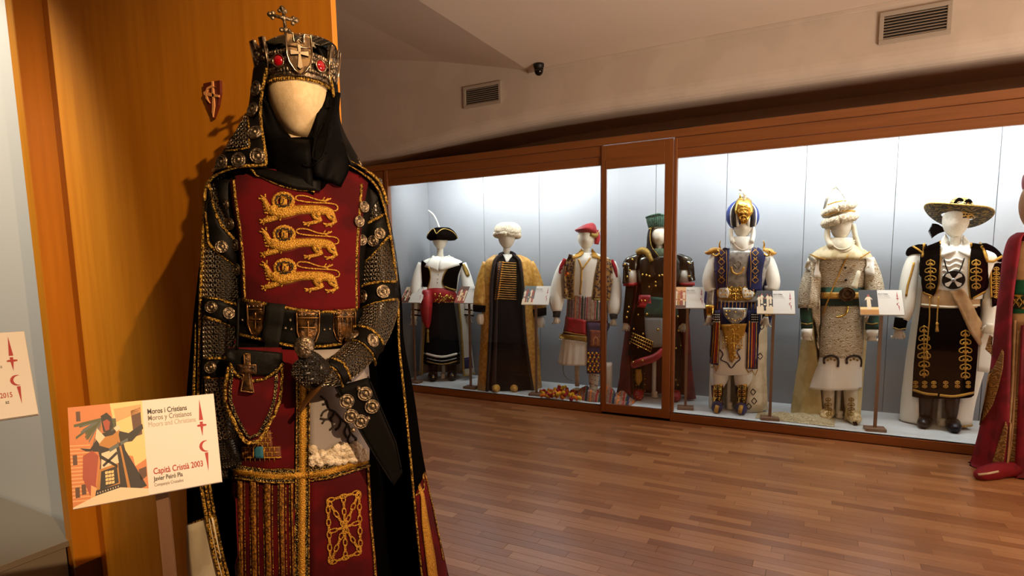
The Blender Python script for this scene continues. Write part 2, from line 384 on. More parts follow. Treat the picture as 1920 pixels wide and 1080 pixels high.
# ================================================================ COSTUME BUILDER
M.update(
    gold=mat('gold_cord', (62, 42, 12), (214, 170, 74), rough=.35, metal=.85, kind='noise', scale=190, thr=(.4, .62), bump=.7, bscale=230),
    goldm=mat('gold_metal', (222, 178, 84), rough=.2, metal=1, bump=.12, bscale=45),
    goldf=mat('gold_embroidery', (142, 94, 20), (222, 170, 62), rough=.45, metal=.5, scale=420, thr=(.4, .62), bump=.5, bscale=320),
    leather=mat('black_leather', (9, 8, 6), (15, 12, 9), scale=18, rough=.5, spec=.08, bump=.1, bscale=70),
    velvetk=mat('black_velvet', (4, 3, 3), rough=.95, spec=.01),
    velvetr=mat('red_velvet', (84, 3, 9), (64, 2, 6), scale=8, rough=.9, sheen=.06, spec=.2),
    pewter=mat('aged_pewter', (44, 36, 28), (160, 142, 116), rough=.32, metal=.9, kind='noise', scale=120, thr=(.3, .65), bump=.5, bscale=110),
    mail=mat('chain_mail', (12, 10, 9), (196, 180, 150), rough=.3, metal=.2, metal2=1, kind='mail', scale=1, thr=(.15, .8), coord='UV', stretch=(84, 84, 1), bump=1.2, bkind='same'),
    white=mat('white_cotton', (232, 228, 216), rough=.8, bump=.05, bscale=60),
    cream=mat('cream_satin', (222, 212, 186), (206, 194, 164), scale=12, rough=.5),
    fur=mat('white_fur', (226, 212, 186), (190, 172, 144), scale=60, rough=.95, bump=.9, bscale=130),
)
class Fig:
    def __init__(s, name, label, px, py, Zc=None, plane=None, z0=0.075, group=None, cat='mannequin'):
        """px,py = photo pixel of the base; plane = height of the surface stood on, or Zc = camera depth"""
        w = on_z(px, py, plane) if plane is not None else at_depth(px, py, Zc)
        s.base = Vector((w.x, w.y, z0)); v = Vector((w.x, w.y, 0)).normalized()
        s.rz = math.atan2(v.y, v.x) - PI / 2
        s.root = empty(name, s.base, label, cat, group, s.rz)
        s.Mw = Matrix.Translation(s.base) @ Matrix.Rotation(s.rz, 4, 'Z'); s.Mi = s.Mw.inverted(); s.C = s.Mi @ CAMP
        s.bvh = {}; s.last = None; s.ppm = FPX / ((CR.transposed() @ (w - CAMP)).z * -1) * math.hypot(1, (px - CX) / FPX)
    def dir(s, px, py): return (s.Mi.to_3x3() @ ray(px, py)).normalized()
    def P(s, px, py, yo=0.0):
        d = s.dir(px, py); return s.C + d * ((yo - s.C.y) / d.y)
    def add(s, name, V, F, m, parent=None, smooth=True, reg=None, uvs=None, kind=None, mats=None, fm=None):
        if (parent is None or parent.location.length < 1e-6): V = [v if v[2] > .003 else Vector((v[0], v[1], .003)) for v in V]
        o = mk(name, V, F, m, parent or s.root, smooth, uvs, mats, fm, kind)
        if reg: s.bvh.setdefault(reg, []).append(BVHTree.FromPolygons([Vector(v) for v in V], F))
        return o
    def hit(s, px, py, on=None, off=0.0):
        d = s.dir(px, py); best = None
        for k in (on or list(s.bvh)):
            for t in s.bvh.get(k, []):
                h = t.ray_cast(s.C, d)
                if h[0] is not None and (best is None or h[3] < best[0]): best = (h[3], h[0], h[1])
        if best is None:
            D = s.last if s.last else (s.P(px, py, 0) - s.C).length
            return s.C + d * (D - off), -d
        s.last = best[0]; n = best[2]
        if n.dot(d) > 0: n = -n
        if n.dot(-d) < .25: n = (n - d * .5).normalized()
        return best[1] + n * off, n
    def rows(s, rows, sub):
        out = []
        for r in rows:
            py, xl, xr = r[:3]; dr = r[3] if len(r) > 3 else .6; cy = r[4] if len(r) > 4 else 0
            a, b = s.P(xl, py, cy), s.P(xr, py, cy); rx = (b.x - a.x) / 2
            out.append(((a.z + b.z) / 2, (a.x + b.x) / 2, max(rx, .0005), max(rx * dr, .0005), cy, (b.z - a.z) / 2) + tuple(r[5:]))
        return catmull(out, sub)
    def loft(s, name, rows, m, sub=4, n=40, folds=0, amp=0, grow=(0, 1), reg=None, parent=None, pw=2.3, caps=True, seed=0, noise=0, smooth=True, kind=None):
        """closed garment / body volume; rows (py, xleft, xright, depth ratio, y offset)"""
        rr = s.rows(rows, sub); V = []; F = []; U = []; K = len(rr); e = 2 / pw; rnd = random.Random(seed); ph = rnd.random() * 6; pq = rnd.random() * 6
        for i, (z, cx, rx, ry, cy, tl) in enumerate(rr):
            g = grow[0] + (grow[1] - grow[0]) * i / max(1, K - 1)
            for j in range(n):
                a = 2 * PI * j / n - PI / 2; c, q = math.cos(a), math.sin(a)
                f = 1 + amp * g * (math.cos(folds * a + ph + .6 * math.sin(i * .35)) + .5 * math.cos(folds * 1.7 * a + pq)) if folds else 1
                if noise: f += noise * (rnd.random() - .5)
                X = math.copysign(abs(c) ** e, c); Y = math.copysign(abs(q) ** e, q)
                V.append(Vector((cx + rx * f * X, cy + ry * f * Y, z + tl * X))); U.append((j / n * (2 * rx + 2 * ry) * 1.2, z))
        for i in range(K - 1):
            for j in range(n): a = i * n + j; b = i * n + (j + 1) % n; F.append([a, a + n, b + n, b])
        if caps: F.append(list(range(n))); F.append([(K - 1) * n + j for j in range(n)][::-1])
        if rr[0][0] < rr[-1][0]: F = [f[::-1] for f in F]
        return s.add(name, V, F, m, parent, smooth, reg or name, U, kind)
    def wrap(s, name, rows, m, sub=4, n=44, th=.006, folds=0, amp=0, grow=(0, 1), reg=None, parent=None, fmf=None, mats=None, seed=1, hem=0):
        """open cloth going round the back; rows (py, xl, xr, openL, openR, depth ratio, y offset)"""
        rr = s.rows([(r[0], r[1], r[2], r[5] if len(r) > 5 else .6, r[6] if len(r) > 6 else 0, s.P(r[3], r[0], 0).x, s.P(r[4], r[0], 0).x) for r in rows], sub)
        V = []; F = []; U = []; K = len(rr); ph = random.Random(seed).random() * 6; eL = []; eR = []
        for lay in (0, 1):
            for i, (z, cx, rx, ry, cy, tl, oL, oR) in enumerate(rr):
                g = grow[0] + (grow[1] - grow[0]) * i / max(1, K - 1)
                sl = max(-1, min(1, (oL - cx) / rx)); sr = max(-1, min(1, (oR - cx) / rx)); pL = math.asin(sl) + 2 * PI; pR = math.asin(sr)
                for j in range(n):
                    a = pR + (pL - pR) * j / (n - 1); ed = min(j, n - 1 - j) / 4; ed = min(1, ed)
                    f = 1 + amp * g * (math.cos(folds * a + ph) + .5 * math.cos(folds * 1.6 * a + ph * 2)) * ed if folds else 1
                    q = -th if lay else 0
                    V.append(Vector((cx + (rx * f + q) * math.sin(a), cy - (ry * f + q) * math.cos(a), z + tl * math.sin(a)))); U.append((a * rx, z))
        o = K * n
        for i in range(K - 1):
            for j in range(n - 1):
                a = i * n + j; F.append([a, a + n, a + n + 1, a + 1]); F.append([o + a, o + a + 1, o + a + n + 1, o + a + n])
            for j in (0, n - 1): a = i * n + j; F.append([a, o + a, o + a + n, a + n] if j == 0 else [a, a + n, o + a + n, o + a])
        for j in range(n - 1):
            F.append([j, j + 1, o + j + 1, o + j]); a = (K - 1) * n + j; F.append([a, o + a, o + a + 1, a + 1])
        s.eR = [V[i * n] for i in range(K)]; s.eL = [V[i * n + n - 1] for i in range(K)]
        s.hemline = [V[(K - 1) * n + j] for j in range(n)]
        ob = s.add(name, V, F, m, parent, True, reg or name, U)
        return ob
    def tube(s, name, pts, m, sub=5, n=16, reg=None, parent=None, px=True):
        """limb: pts (px, py, width px, y offset)"""
        c = catmull([tuple(s.P(p[0], p[1], p[3])) + (p[2] / 2 / s.ppm,) for p in pts], sub)
        V, F = tubevf([q[:3] for q in c], [q[3] for q in c], n); U = []; L = 0
        for i, q in enumerate(c):
            if i: L += (Vector(q[:3]) - Vector(c[i - 1][:3])).length
            U += [(j / n * 2 * PI * q[3], L) for j in range(n)]
        return s.add(name, V, F, m, parent, True, reg or name, U)
    def line(s, name, pts, r, m, parent=None, n=6):
        """tube through local 3-D points"""
        V, F = tubevf(pts, r, n); return s.add(name, V, F, m, parent)
    def pxline(s, pts, step=5, close=False):
        if close: pts = pts + [pts[0]]
        out = []
        for a, b in zip(pts, pts[1:]):
            k = max(1, int(math.hypot(b[0] - a[0], b[1] - a[1]) / step))
            for i in range(k): t = i / k; out.append(tuple(u + (w - u) * t for u, w in zip(a, b)))
        out.append(pts[-1]); return out
    def stroke(s, name, pts, r, m, on=None, off=0, parent=None, step=5, sub=1, n=6, close=False, flat=.6, mb=None, taper=False):
        """cord or embroidery line laid on the garment; pts (px,py[,r scale])"""
        pts = [tuple(p) if len(p) > 2 else (p[0], p[1], 1.0) for p in pts]
        if close: pts = pts + [pts[0]]
        if sub > 1: pts = catmull(pts, sub)
        pts = s.pxline(pts, step); H = [s.hit(p[0], p[1], on, off) for p in pts]
        R = [r * p[2] for p in pts]
        V, F = tubevf([h[0] for h in H], R, n, flat=([h[1] for h in H], flat))
        if mb is not None: mb.add(V, F); return
        return s.add(name, V, F, m, parent)
    def sheet(s, name, A, B, m, on=None, off=.004, nu=10, nv=8, th=.004, parent=None, reg=None, mb=None, wob=0, uv=True, free=None):
        """cloth panel lying on the garment between px polylines A and B"""
        def res(P, n):
            L = [0]
            for a, b in zip(P, P[1:]): L.append(L[-1] + math.hypot(b[0] - a[0], b[1] - a[1]))
            o = []
            for i in range(n + 1):
                t = L[-1] * i / n; k = 0
                while k < len(P) - 2 and L[k + 1] < t: k += 1
                f = (t - L[k]) / max(1e-9, L[k + 1] - L[k]); o.append((P[k][0] + (P[k + 1][0] - P[k][0]) * f, P[k][1] + (P[k + 1][1] - P[k][1]) * f))
            return o
        a, b = res(A, nu), res(B, nu); top = []; bot = []
        for i in range(nu + 1):
            for j in range(nv + 1):
                t = j / nv; px = a[i][0] + (b[i][0] - a[i][0]) * t; py = a[i][1] + (b[i][1] - a[i][1]) * t
                if free is not None: h, nn = s.P(px, py, free), Vector((0, -1, 0))
                else: h, nn = s.hit(px, py, on, 0)
                o = off + (wob * math.sin(t * 9 + i * .4) if wob else 0)
                top.append(h + nn * (o + th)); bot.append(h + nn * (o - .002))
        V = top + bot; F = []; w = nv + 1; N0 = len(top)
        for i in range(nu):
            for j in range(nv): q = i * w + j; F.append([q, q + w, q + w + 1, q + 1]); F.append([N0 + q, N0 + q + 1, N0 + q + w + 1, N0 + q + w])
        for i in range(nu):
            for j in (0, nv): q = i * w + j; F.append([q, N0 + q, N0 + q + w, q + w] if j == 0 else [q, q + w, N0 + q + w, N0 + q])
        for j in range(nv):
            F.append([j, j + 1, N0 + j + 1, N0 + j]); q = nu * w + j; F.append([q, N0 + q, N0 + q + 1, q + 1])
        # make the outer face look to the camera
        c = (V[F[0][1]] - V[F[0][0]]).cross(V[F[0][2]] - V[F[0][0]])
        if c.dot(s.C - V[0]) < 0: F = [f[::-1] for f in F]
        if mb is not None: mb.add(V, F); return
        U = [(v.x, v.z) for v in V]
        return s.add(name, V, F, m, parent, True, reg, U)
    def stamp(s, name, me, px, py, on=None, off=0, parent=None, sc_=1, rot=0):
        """shared-mesh piece (face along -Y, up Z) laid on the surface"""
        h, n = s.hit(px, py, on, off); o = link(name, me, parent or s.root)
        q = (-n).to_track_quat('Y', 'Z'); o.matrix_local = Matrix.Translation(h) @ q.to_matrix().to_4x4() @ Matrix.Rotation(rot, 4, 'Y') @ Matrix.Scale(sc_, 4)
        return o
    def head(s, cx, top, chin, w, m=None, yo=0, neck=None):
        m = m or M['mann']; a = s.P(cx, top, yo); b = s.P(cx, chin, yo); h = a.z - b.z; r = w / 2 / s.ppm; V = []; F = []; n = 28; K = 20
        cxl = (a.x + b.x) / 2
        for i in range(K + 1):
            t = i / K; z = a.z - h * (1 - math.cos(PI * t)) / 2; q = math.sin(PI * t) ** .82
            low = max(0, (t - .5) * 2); ww = r * q * (1 - .30 * low ** 1.4); dd = r * 1.22 * q * (1 - .16 * low)
            for j in range(n):
                an = 2 * PI * j / n; x = math.sin(an); y = -math.cos(an); fr = max(0, -y) ** 8
                nose = .11 * r * fr * math.exp(-((t - .60) / .09) ** 2) ; chn = .08 * r * max(0, -y) ** 3 * math.exp(-((t - .86) / .08) ** 2)
                eye = -.05 * r * math.exp(-((abs(x) - .38) / .16) ** 2) * math.exp(-((t - .5) / .06) ** 2) * (y < 0)
                V.append(Vector((cxl + ww * x, yo + dd * y - nose - chn - eye * -1 * -1 + .0 + low * .0, z)))
        for i in range(K):
            for j in range(n): F.append([i * n + j, (i + 1) * n + j, (i + 1) * n + (j + 1) % n, i * n + (j + 1) % n])
        o = s.add('head', V, F, m, None, True, 'head')
        if neck:
            ny, nw, ty = neck; s.tube('neck', [(cx, chin - (chin - top) * .25, nw, yo + .015), (cx, (chin + ny) / 2, nw * .92, yo + .01), (cx, ny, nw * 1.25, yo + .01)], m, 3, 14)
        return o
def handvf(L, curl=.5, thumb=1, spread=.16):
    """hand hanging along -Z, palm facing +Y(back), thumb towards +X*thumb; L = hand length"""
    mb = MB(); pw = L * .21
    V, F = [], []
    rows = [(0, .15, .13), (-.12, .17, .14), (-.3, .21, .145), (-.45, .225, .13), (-.52, .21, .11)]; n = 12
    for z, rx, ry in rows:
        for j in range(n): a = 2 * PI * j / n; V.append((L * rx * math.cos(a), L * ry * math.sin(a) * .8, L * z))
    for i in range(len(rows) - 1):
        for j in range(n): F.append([i * n + j, (i + 1) * n + j, (i + 1) * n + (j + 1) % n, i * n + (j + 1) % n])
    F.append(list(range(n))); F.append([(len(rows) - 1) * n + j for j in range(n)][::-1]); mb.add(V, F)
    for k, (fx, fl) in enumerate(((-.165, .34), (-.055, .44), (.055, .47), (.165, .43))):
        fx *= -thumb; p = Vector((fx * L, 0, -.47 * L)); pts = [p + Vector((0, 0, .1 * L)), p]; a = .15
        for sgm in (.45, .32, .26):
            a += curl; p = p + Vector((fx * spread * sgm * fl * 2, math.sin(a) * L * fl * sgm, -math.cos(a) * L * fl * sgm)); pts.append(p)
        r = L * .056; V, F = tubevf(pts, [r, r, r * .98, r * .9, r * .72], 8); mb.add(V, F)
    t = thumb; pts = [Vector((t * .1 * L, 0, -.12 * L)), Vector((t * .24 * L, .03 * L, -.26 * L)), Vector((t * .31 * L, .07 * L, -.42 * L)), Vector((t * .31 * L, .12 * L, -.55 * L))]
    V, F = tubevf(pts, [L * .075, L * .068, L * .06, L * .045], 8); mb.add(V, F)
    return mb.V, mb.F
def put_hand(f, name, px, py, yo, L, m, rot=(0, 0, 0), curl=.5, thumb=1, parent=None):
    V, F = handvf(L, curl, thumb); R3 = Matrix.Translation(f.P(px, py, yo)) @ Matrix.Rotation(rot[1], 4, 'Y') @ Matrix.Rotation(rot[0], 4, 'X') @ Matrix.Rotation(rot[2], 4, 'Z')
    return f.add(name, [R3 @ v for v in V], F, m, parent, True, name)
def studmesh(name, r, m, rings=True):
    pr = [(.001, -.006), (r * .2, -.0055), (r * .28, -.003), (r * .5, -.0032), (r * .58, -.0052), (r * .7, -.0050), (r * .76, -.003), (r * .86, -.003), (r * .93, -.0042), (r, -.003), (r, .001)]
    n = 20; V = []; F = []
    for q, y in pr:
        for j in range(n): a = 2 * PI * j / n; V.append((q * math.cos(a), y, q * math.sin(a)))
    for i in range(len(pr) - 1):
        for j in range(n): F.append([i * n + j, i * n + (j + 1) % n, (i + 1) * n + (j + 1) % n, (i + 1) * n + j])
    me = bpy.data.meshes.new(name); me.from_pydata(V, [], F); me.materials.append(m)
    for p in me.polygons: p.use_smooth = True
    return me
def domemesh(name, r, m, n=8):
    V, F = blobvf((0, 0, 0), (r, r * .7, r), n, 5); me = bpy.data.meshes.new(name); me.from_pydata(V, [], F); me.materials.append(m)
    for p in me.polygons: p.use_smooth = True
    return me
def text_mesh(body, size, m, align='LEFT', bold=0):
    cu = bpy.data.curves.new('lettering', 'FONT'); cu.body = body; cu.size = size; cu.align_x = align; cu.extrude = .0002; cu.offset = bold; cu.resolution_u = 3
    ob = bpy.data.objects.new('tmp', cu); COL.objects.link(ob); dg = bpy.context.evaluated_depsgraph_get(); me = bpy.data.meshes.new_from_object(ob.evaluated_get(dg))
    bpy.data.objects.remove(ob); me.name = 'lettering'; me.materials.clear(); me.materials.append(m); return me
# ================================================================ CROWNED COSTUME IN THE FOREGROUND
kb = at_depth(560, 500, 1.55)
K = Fig('mannequin', 'crowned mannequin in red surcoat with three gold lions, chain mail and black cape', 560, 500, Zc=1.55, z0=.24)
pl_ = empty('plinth', (kb.x, kb.y, 0), 'low wooden plinth under the crowned mannequin', 'plinth', rz=K.rz)
box('body', -.34, .34, -.14, .13, 0, .20, M['woodc'], pl_); box('top_board', -.35, .35, -.15, .14, .20, .238, M['woodc'], pl_)
stud = studmesh('stud', .0185, M['pewter']); stud_s = studmesh('stud_small', .015, M['pewter']); rivet = domemesh('rivet', .0042, M['pewter'])
# body and legs
for sx_ in (540, 640): K.tube('leg', [(sx_, 1000, 70, .0), (sx_, 1080, 62, 0), (sx_, 1150, 60, .01), (sx_, 1235, 44, .01)], M['leather'], 3)
for sx_ in (540, 640): K.tube('boot', [(sx_, 1200, 50, .02), (sx_ - 1, 1232, 52, .0), (sx_ - 3, 1240, 48, -.06), (sx_ - 4, 1262, 26, -.10)], M['leather'], 4)
K.head(559, 92, 264, 112, M['mannk'], neck=(330, 70, 0))
K.loft('jerkin', [(300, 520, 600, .8, .02), (318, 470, 655, .6, .01), (345, 425, 697, .52), (400, 415, 702, .55), (470, 430, 692, .6), (540, 443, 684, .62), (600, 446, 676, .66), (660, 436, 684, .66)], M['leather'], reg='torso')
K.loft('coat_skirt', [(640, 440, 680, .66), (700, 432, 694, .66), (800, 436, 706, .64), (900, 440, 716, .62), (1000, 444, 724, .62), (1080, 446, 732, .62), (1200, 446, 745, .62)], M['velvetk'], folds=9, amp=.012, reg='skirt')
# chest and skirt panels of the surcoat
ch = K.sheet('surcoat_chest', [(432, 322), (440, 380), (450, 440), (456, 500), (459, 560), (458, 600)], [(690, 322), (680, 380), (672, 440), (669, 500), (670, 560), (668, 600)], M['velvetr'], ['torso'], .004, 24, 26, .005, reg='chest')
K.stroke('edge_cord', [(437, 330), (441, 370), (450, 430), (456, 490), (459, 562)], .0045, M['gold'], ['chest'], 0, ch)
K.stroke('edge_cord', [(678, 345), (675, 390), (670, 450), (668, 520), (669, 580)], .0045, M['gold'], ['chest'], 0, ch)
def lion(dx, dy, s=1.0):
    """walking lion passant laid as raised embroidery, photo pixels of the middle lion"""
    g = MB(); o = MB(); e = MB()
    T = lambda pts: [(p[0] + dx, p[1] + dy) + tuple(p[2:]) for p in pts]
    q = 1 / K.ppm
    def S(pts, w, mb=g, sub=4, off=.002, flat=.45): K.stroke('x', T(pts), w * q, None, ['chest'], off, step=2.2, sub=sub, n=7, mb=mb, flat=flat)
    parts = [([(513, 462, .8), (524, 461, 1.25), (540, 459, 1.25), (558, 456, 1.0), (580, 455, .95), (600, 456, 1.0), (616, 458, .9), (625, 460, .5)], 9),
             ([(620, 456, .7), (624, 464, .8), (626, 472, .8), (631, 480, .5)], 7),                       # rump
             ([(600, 460, 1.3), (592, 464, 1.2), (594, 470, .9), (602, 474, .7), (590, 479, .55), (578, 481, .5)], 6.5),  # near hind leg
             ([(616, 462, 1.2), (620, 470, .9), (628, 474, .7), (624, 482, .6), (615, 483, .5)], 5.5),    # far hind leg
             ([(526, 463, 1.2), (516, 470, 1), (506, 474, .85), (496, 476, .8)], 6),                       # near fore leg
             ([(517, 462, 1.3), (508, 456, 1.1), (502, 447, .9), (498, 438, .75), (493, 435, .7)], 6),      # raised fore leg
             ([(512, 448, 1.1), (516, 458, 1.2)], 8)]
    for pts, w in parts: S([p[:2] + (p[2] * 1.28,) if len(p) > 2 else p for p in pts], w, o, off=-.0012, flat=.25)
    for pts, w in parts: S(pts, w)
    for a, b in (((496, 436), (486, 434)), ((497, 434), (490, 428)), ((499, 433), (499, 426)), ((495, 476), (488, 474)), ((495, 477), (489, 481)), ((497, 479), (495, 484)),
                 ((578, 481), (569, 479)), ((577, 482), (570, 484)), ((581, 483), (578, 487)), ((615, 483), (607, 481)), ((616, 484), (611, 487)), ((622, 483), (622, 488))): S([a, b], 1.7, sub=1)
    for k in range(9): x = 504 + k * 5; S([(x, 466 + (k % 3)), (x - 3, 474 + (k % 2) * 2)], 1.6, sub=1) if k < 6 else None
    for k in range(5): S([(505 - k * 1.6, 462 - k * 6), (497 - k, 461 - k * 5.4)], 1.8, sub=1)
    # tail
    S([(626, 458), (633, 456), (634, 450), (628, 445), (612, 443), (590, 442), (570, 440), (558, 437), (556, 432), (562, 429), (576, 430), (590, 435), (602, 438), (614, 438), (622, 434)], 1.5)
    for a, b in (((606, 438), (610, 432)), ((612, 438), (617, 434)), ((608, 439), (614, 442))): S([a, b], 1.2, sub=1)
    # mane: ring of tufts round the face
    for k in range(20):
        a = 2 * PI * k / 20; S([(533 + 11 * math.cos(a), 440 + 9.5 * math.sin(a)), (533 + 21.5 * math.cos(a + .15), 440 + 18 * math.sin(a + .15))], 3.6, sub=1, off=.0025)
    S([(528, 440, 1), (540, 441, 1)], 9.5, sub=1, off=.003)
    # dark stitched mane and face lines
    ring = [(533 + (13.5 + 2.2 * math.sin(k * 2.6)) * math.cos(k * PI / 12), 439.5 + (11 + 2 * math.sin(k * 2.6)) * math.sin(k * PI / 12)) for k in range(25)]
    S(ring, 1.0, e, sub=1, off=.0072)
    for pts in ([(526, 435), (530, 434)], [(537, 435), (541, 435)], [(533, 436), (533, 443), (530, 445)], [(528, 448), (533, 450), (539, 447)], [(545, 430), (549, 436), (547, 442)], [(522, 430), (519, 437), (521, 444)]): S(pts, .9, e, sub=1, off=.0085)
    for pts in ([(598, 470), (590, 464), (594, 458)], [(620, 466), (626, 470)], [(512, 466), (524, 464)], [(508, 458), (514, 452)]): S(pts, .8, e, sub=2, off=.0055)
    a = g.build('lion', M['goldf'], ch, True); o.build('outline', mat('lion_outline', (120, 40, 22), rough=.8), a, True); e.build('dark_stitching', mat('dark_stitch', (22, 12, 8), rough=.8), a, True, kind='stuff')
lion(-1.5, -62); lion(0, 0); lion(1.5, 62)
# shoulder leather strips with studs beside the chest
for px, py in ((425, 384), (433, 420), (444, 459), (447, 505), (672, 415), (677, 450), (681, 388)): K.stamp('stud', stud_s, px, py, ['torso', 'chest'], .003)
# ---- arms
K.tube('sleeve_mail', [(428, 335, 50, .0), (424, 380, 58, -.01), (419, 450, 68, -.015), (416, 520, 68, -.02), (414, 600, 62, -.03), (412, 680, 56, -.05), (414, 750, 50, -.07), (420, 822, 44, -.085)], M['mail'], 4, 20, reg='armL')
K.tube('sleeve_mail', [(693, 338, 50, .0), (698, 390, 58, -.01), (708, 450, 64, -.015), (712, 520, 74, -.02), (710, 580, 78, -.035), (694, 632, 68, -.08), (662, 672, 60, -.14), (632, 694, 56, -.18), (604, 700, 46, -.205)], M['mail'], 5, 22, reg='armR')
def band(arm, A, B, studs=(), cord=True, m='leather', sm=stud_s):
    b = K.sheet('leather_band', A, B, M[m], [arm], .002, 10, 4, .005, reg=arm + 'b')
    if cord: K.stroke('cord', A, .004, M['gold'], [arm, arm + 'b'], .001, b, step=6, sub=3); K.stroke('cord', B, .004, M['gold'], [arm, arm + 'b'], .001, b, step=6, sub=3)
    for p in studs: K.stamp('stud', sm, p[0], p[1], [arm + 'b'], .002, b)
band('armL', [(392, 345), (398, 380), (414, 420), (446, 455)], [(386, 400), (390, 440), (396, 462), (444, 500)], [(416, 463)])
band('armL', [(440, 330), (445, 350), (450, 400), (452, 440)], [(408, 340), (412, 380), (436, 440), (450, 470)], [], False)
band('armL', [(384, 558), (410, 562), (447, 572)], [(384, 594), (410, 602), (446, 615)], [(397, 576), (428, 587)])
band('armL', [(384, 672), (410, 672), (440, 670)], [(384, 708), (410, 708), (440, 706)], [(396, 689)])
band('armR', [(676, 425), (690, 418), (724, 400)], [(680, 495), (700, 475), (732, 440)], [(700, 452), (712, 438)])
band('armR', [(675, 330), (690, 340), (712, 370)], [(672, 420), (690, 400), (700, 386)], [(682, 384)], False)
band('armR', [(672, 540), (700, 530), (742, 528)], [(673, 580), (705, 566), (745, 561)], [(681, 557), (718, 547)], sm=stud)
band('armR', [(658, 612), (688, 614), (712, 632), (718, 646)], [(648, 638), (674, 640), (698, 662), (704, 684)], [(661, 630), (698, 639)], sm=stud)
band('armR', [(622, 672), (642, 680), (654, 700), (656, 712)], [(612, 684), (628, 692), (640, 712), (642, 726)], [])
K.tube('gauntlet_cuff', [(622, 698, 54, -.19), (606, 700, 48, -.205), (590, 692, 40, -.215)], M['mail'], 3, 16, reg='cuff')
# left glove hanging, right glove closed round the hilt
gm = mat('dark_mail_glove', (12, 11, 10), (120, 108, 88), rough=.35, metal=.3, metal2=1, kind='mail', scale=150, thr=(.2, .8), bump=.8, bkind='same')
put_hand(K, 'glove', 420, 812, -.085, .17, gm, (.1, -.03, 0), .3, 1)
GH = [((598, 680), (574, 676), (556, 686), (560, 697)), ((600, 690), (572, 688), (553, 697), (558, 707)), ((602, 700), (576, 701), (560, 708), (567, 716)), ((604, 708), (584, 712), (571, 717), (577, 723))]
mb = MB(); V, F = tubevf([K.P(610, 698, -.2), K.P(594, 692, -.222), K.P(582, 690, -.228)], [.030, .030, .018], 12); mb.add(V, F)
for i, fg in enumerate(GH):
    pts = [K.P(*fg[0], -.228), K.P(*fg[1], -.247), K.P(*fg[2], -.238), K.P(*fg[3], -.218)]; V, F = tubevf(catmull(pts and [tuple(p) for p in pts], 3), [.0105, .0105, .0105, .0102, .010, .010, .0097, .0092, .0088, .008][:10], 8); mb.add(V, F)
V, F = tubevf(catmull([tuple(K.P(600, 680, -.222)), tuple(K.P(586, 668, -.238)), tuple(K.P(573, 667, -.242)), tuple(K.P(562, 671, -.238))], 3), [.014, .0135, .013, .0125, .012, .0115, .011, .0105, .0098, .009], 8); mb.add(V, F)
mb.build('gauntlet', gm, K.root, True)
# ---- belt
bl = K.sheet('belt', [(452, 558), (500, 566), (560, 578), (620, 582), (672, 577)], [(446, 630), (500, 642), (560, 654), (620, 652), (674, 642)], M['leather'], ['chest', 'torso', 'skirt'], .008, 26, 6, .006, reg='belt')
for A in ([(455, 562), (500, 570), (560, 581), (620, 585), (670, 580)], [(449, 627), (500, 639), (560, 650), (620, 648), (672, 638)]): K.stroke('belt_cord', A, .0042, M['gold'], ['belt'], 0, bl, sub=3)
plq = mat('belt_plaque', (38, 26, 16), (120, 84, 44), rough=.35, metal=.7, scale=60, thr=(.4, .7), bump=.4)
frame_m = mat('bronze_frame', (134, 98, 56), rough=.35, metal=.9)
def plaque(x0, x1, dy, bars):
    p = K.sheet('belt_plaque', [(x0, 584 + dy), (x0 + 1, 628 + dy), (x0 + 9, 644 + dy)], [(x1, 584 + dy), (x1 - 1, 628 + dy), (x1 - 9, 644 + dy)], plq, ['belt'], .001, 8, 4, .004, bl, reg='plq')
    K.stroke('plaque_rim', [(x0, 584 + dy), (x0 + 1, 622 + dy), (x0 + 7, 640 + dy), ((x0 + x1) / 2, 648 + dy), (x1 - 7, 640 + dy), (x1 - 1, 622 + dy), (x1, 584 + dy)], .0022, frame_m, ['belt', 'plq'], .002, p, close=True)
    K.stroke('plaque_rim', [(x0, 596 + dy), (x1, 596 + dy)], .0018, frame_m, ['plq'], .001, p)
    if bars == 'x': K.stroke('plaque_cross', [((x0 + x1) / 2, 602 + dy), ((x0 + x1) / 2, 636 + dy)], .0024, frame_m, ['plq'], .001, p); K.stroke('plaque_cross', [(x0 + 5, 614 + dy), (x1 - 5, 615 + dy)], .0024, frame_m, ['plq'], .001, p)
    else:
        for k in range(1, 5): x = x0 + (x1 - x0) * k / 5; K.stroke('plaque_bar', [(x, 598 + dy), (x, 634 + dy)], .0017, frame_m, ['plq'], .001, p)
    for k in range(4): x = x0 + (x1 - x0) * (k + .5) / 4; K.stamp('rivet', rivet, x, 590 + dy, ['plq'], .001, p, .7)
plaque(556, 599, 0, 'x'); plaque(626, 666, -2, 'b'); plaque(464, 494, -16, 'x')
for p in ((535, 615), (546, 617), (608, 618), (618, 617), (455, 600), (544, 600)): K.stamp('rivet', rivet, p[0], p[1], ['belt'], .001, bl)
grs = mat('grey_strap', (24, 23, 20), rough=.7, spec=.08, bump=.1, bscale=90)
K.sheet('strap', [(504, 567), (500, 600), (494, 640), (490, 668)], [(536, 570), (532, 604), (526, 640), (520, 668)], grs, ['belt', 'skirt', 'chest'], .010, 12, 4, .005)
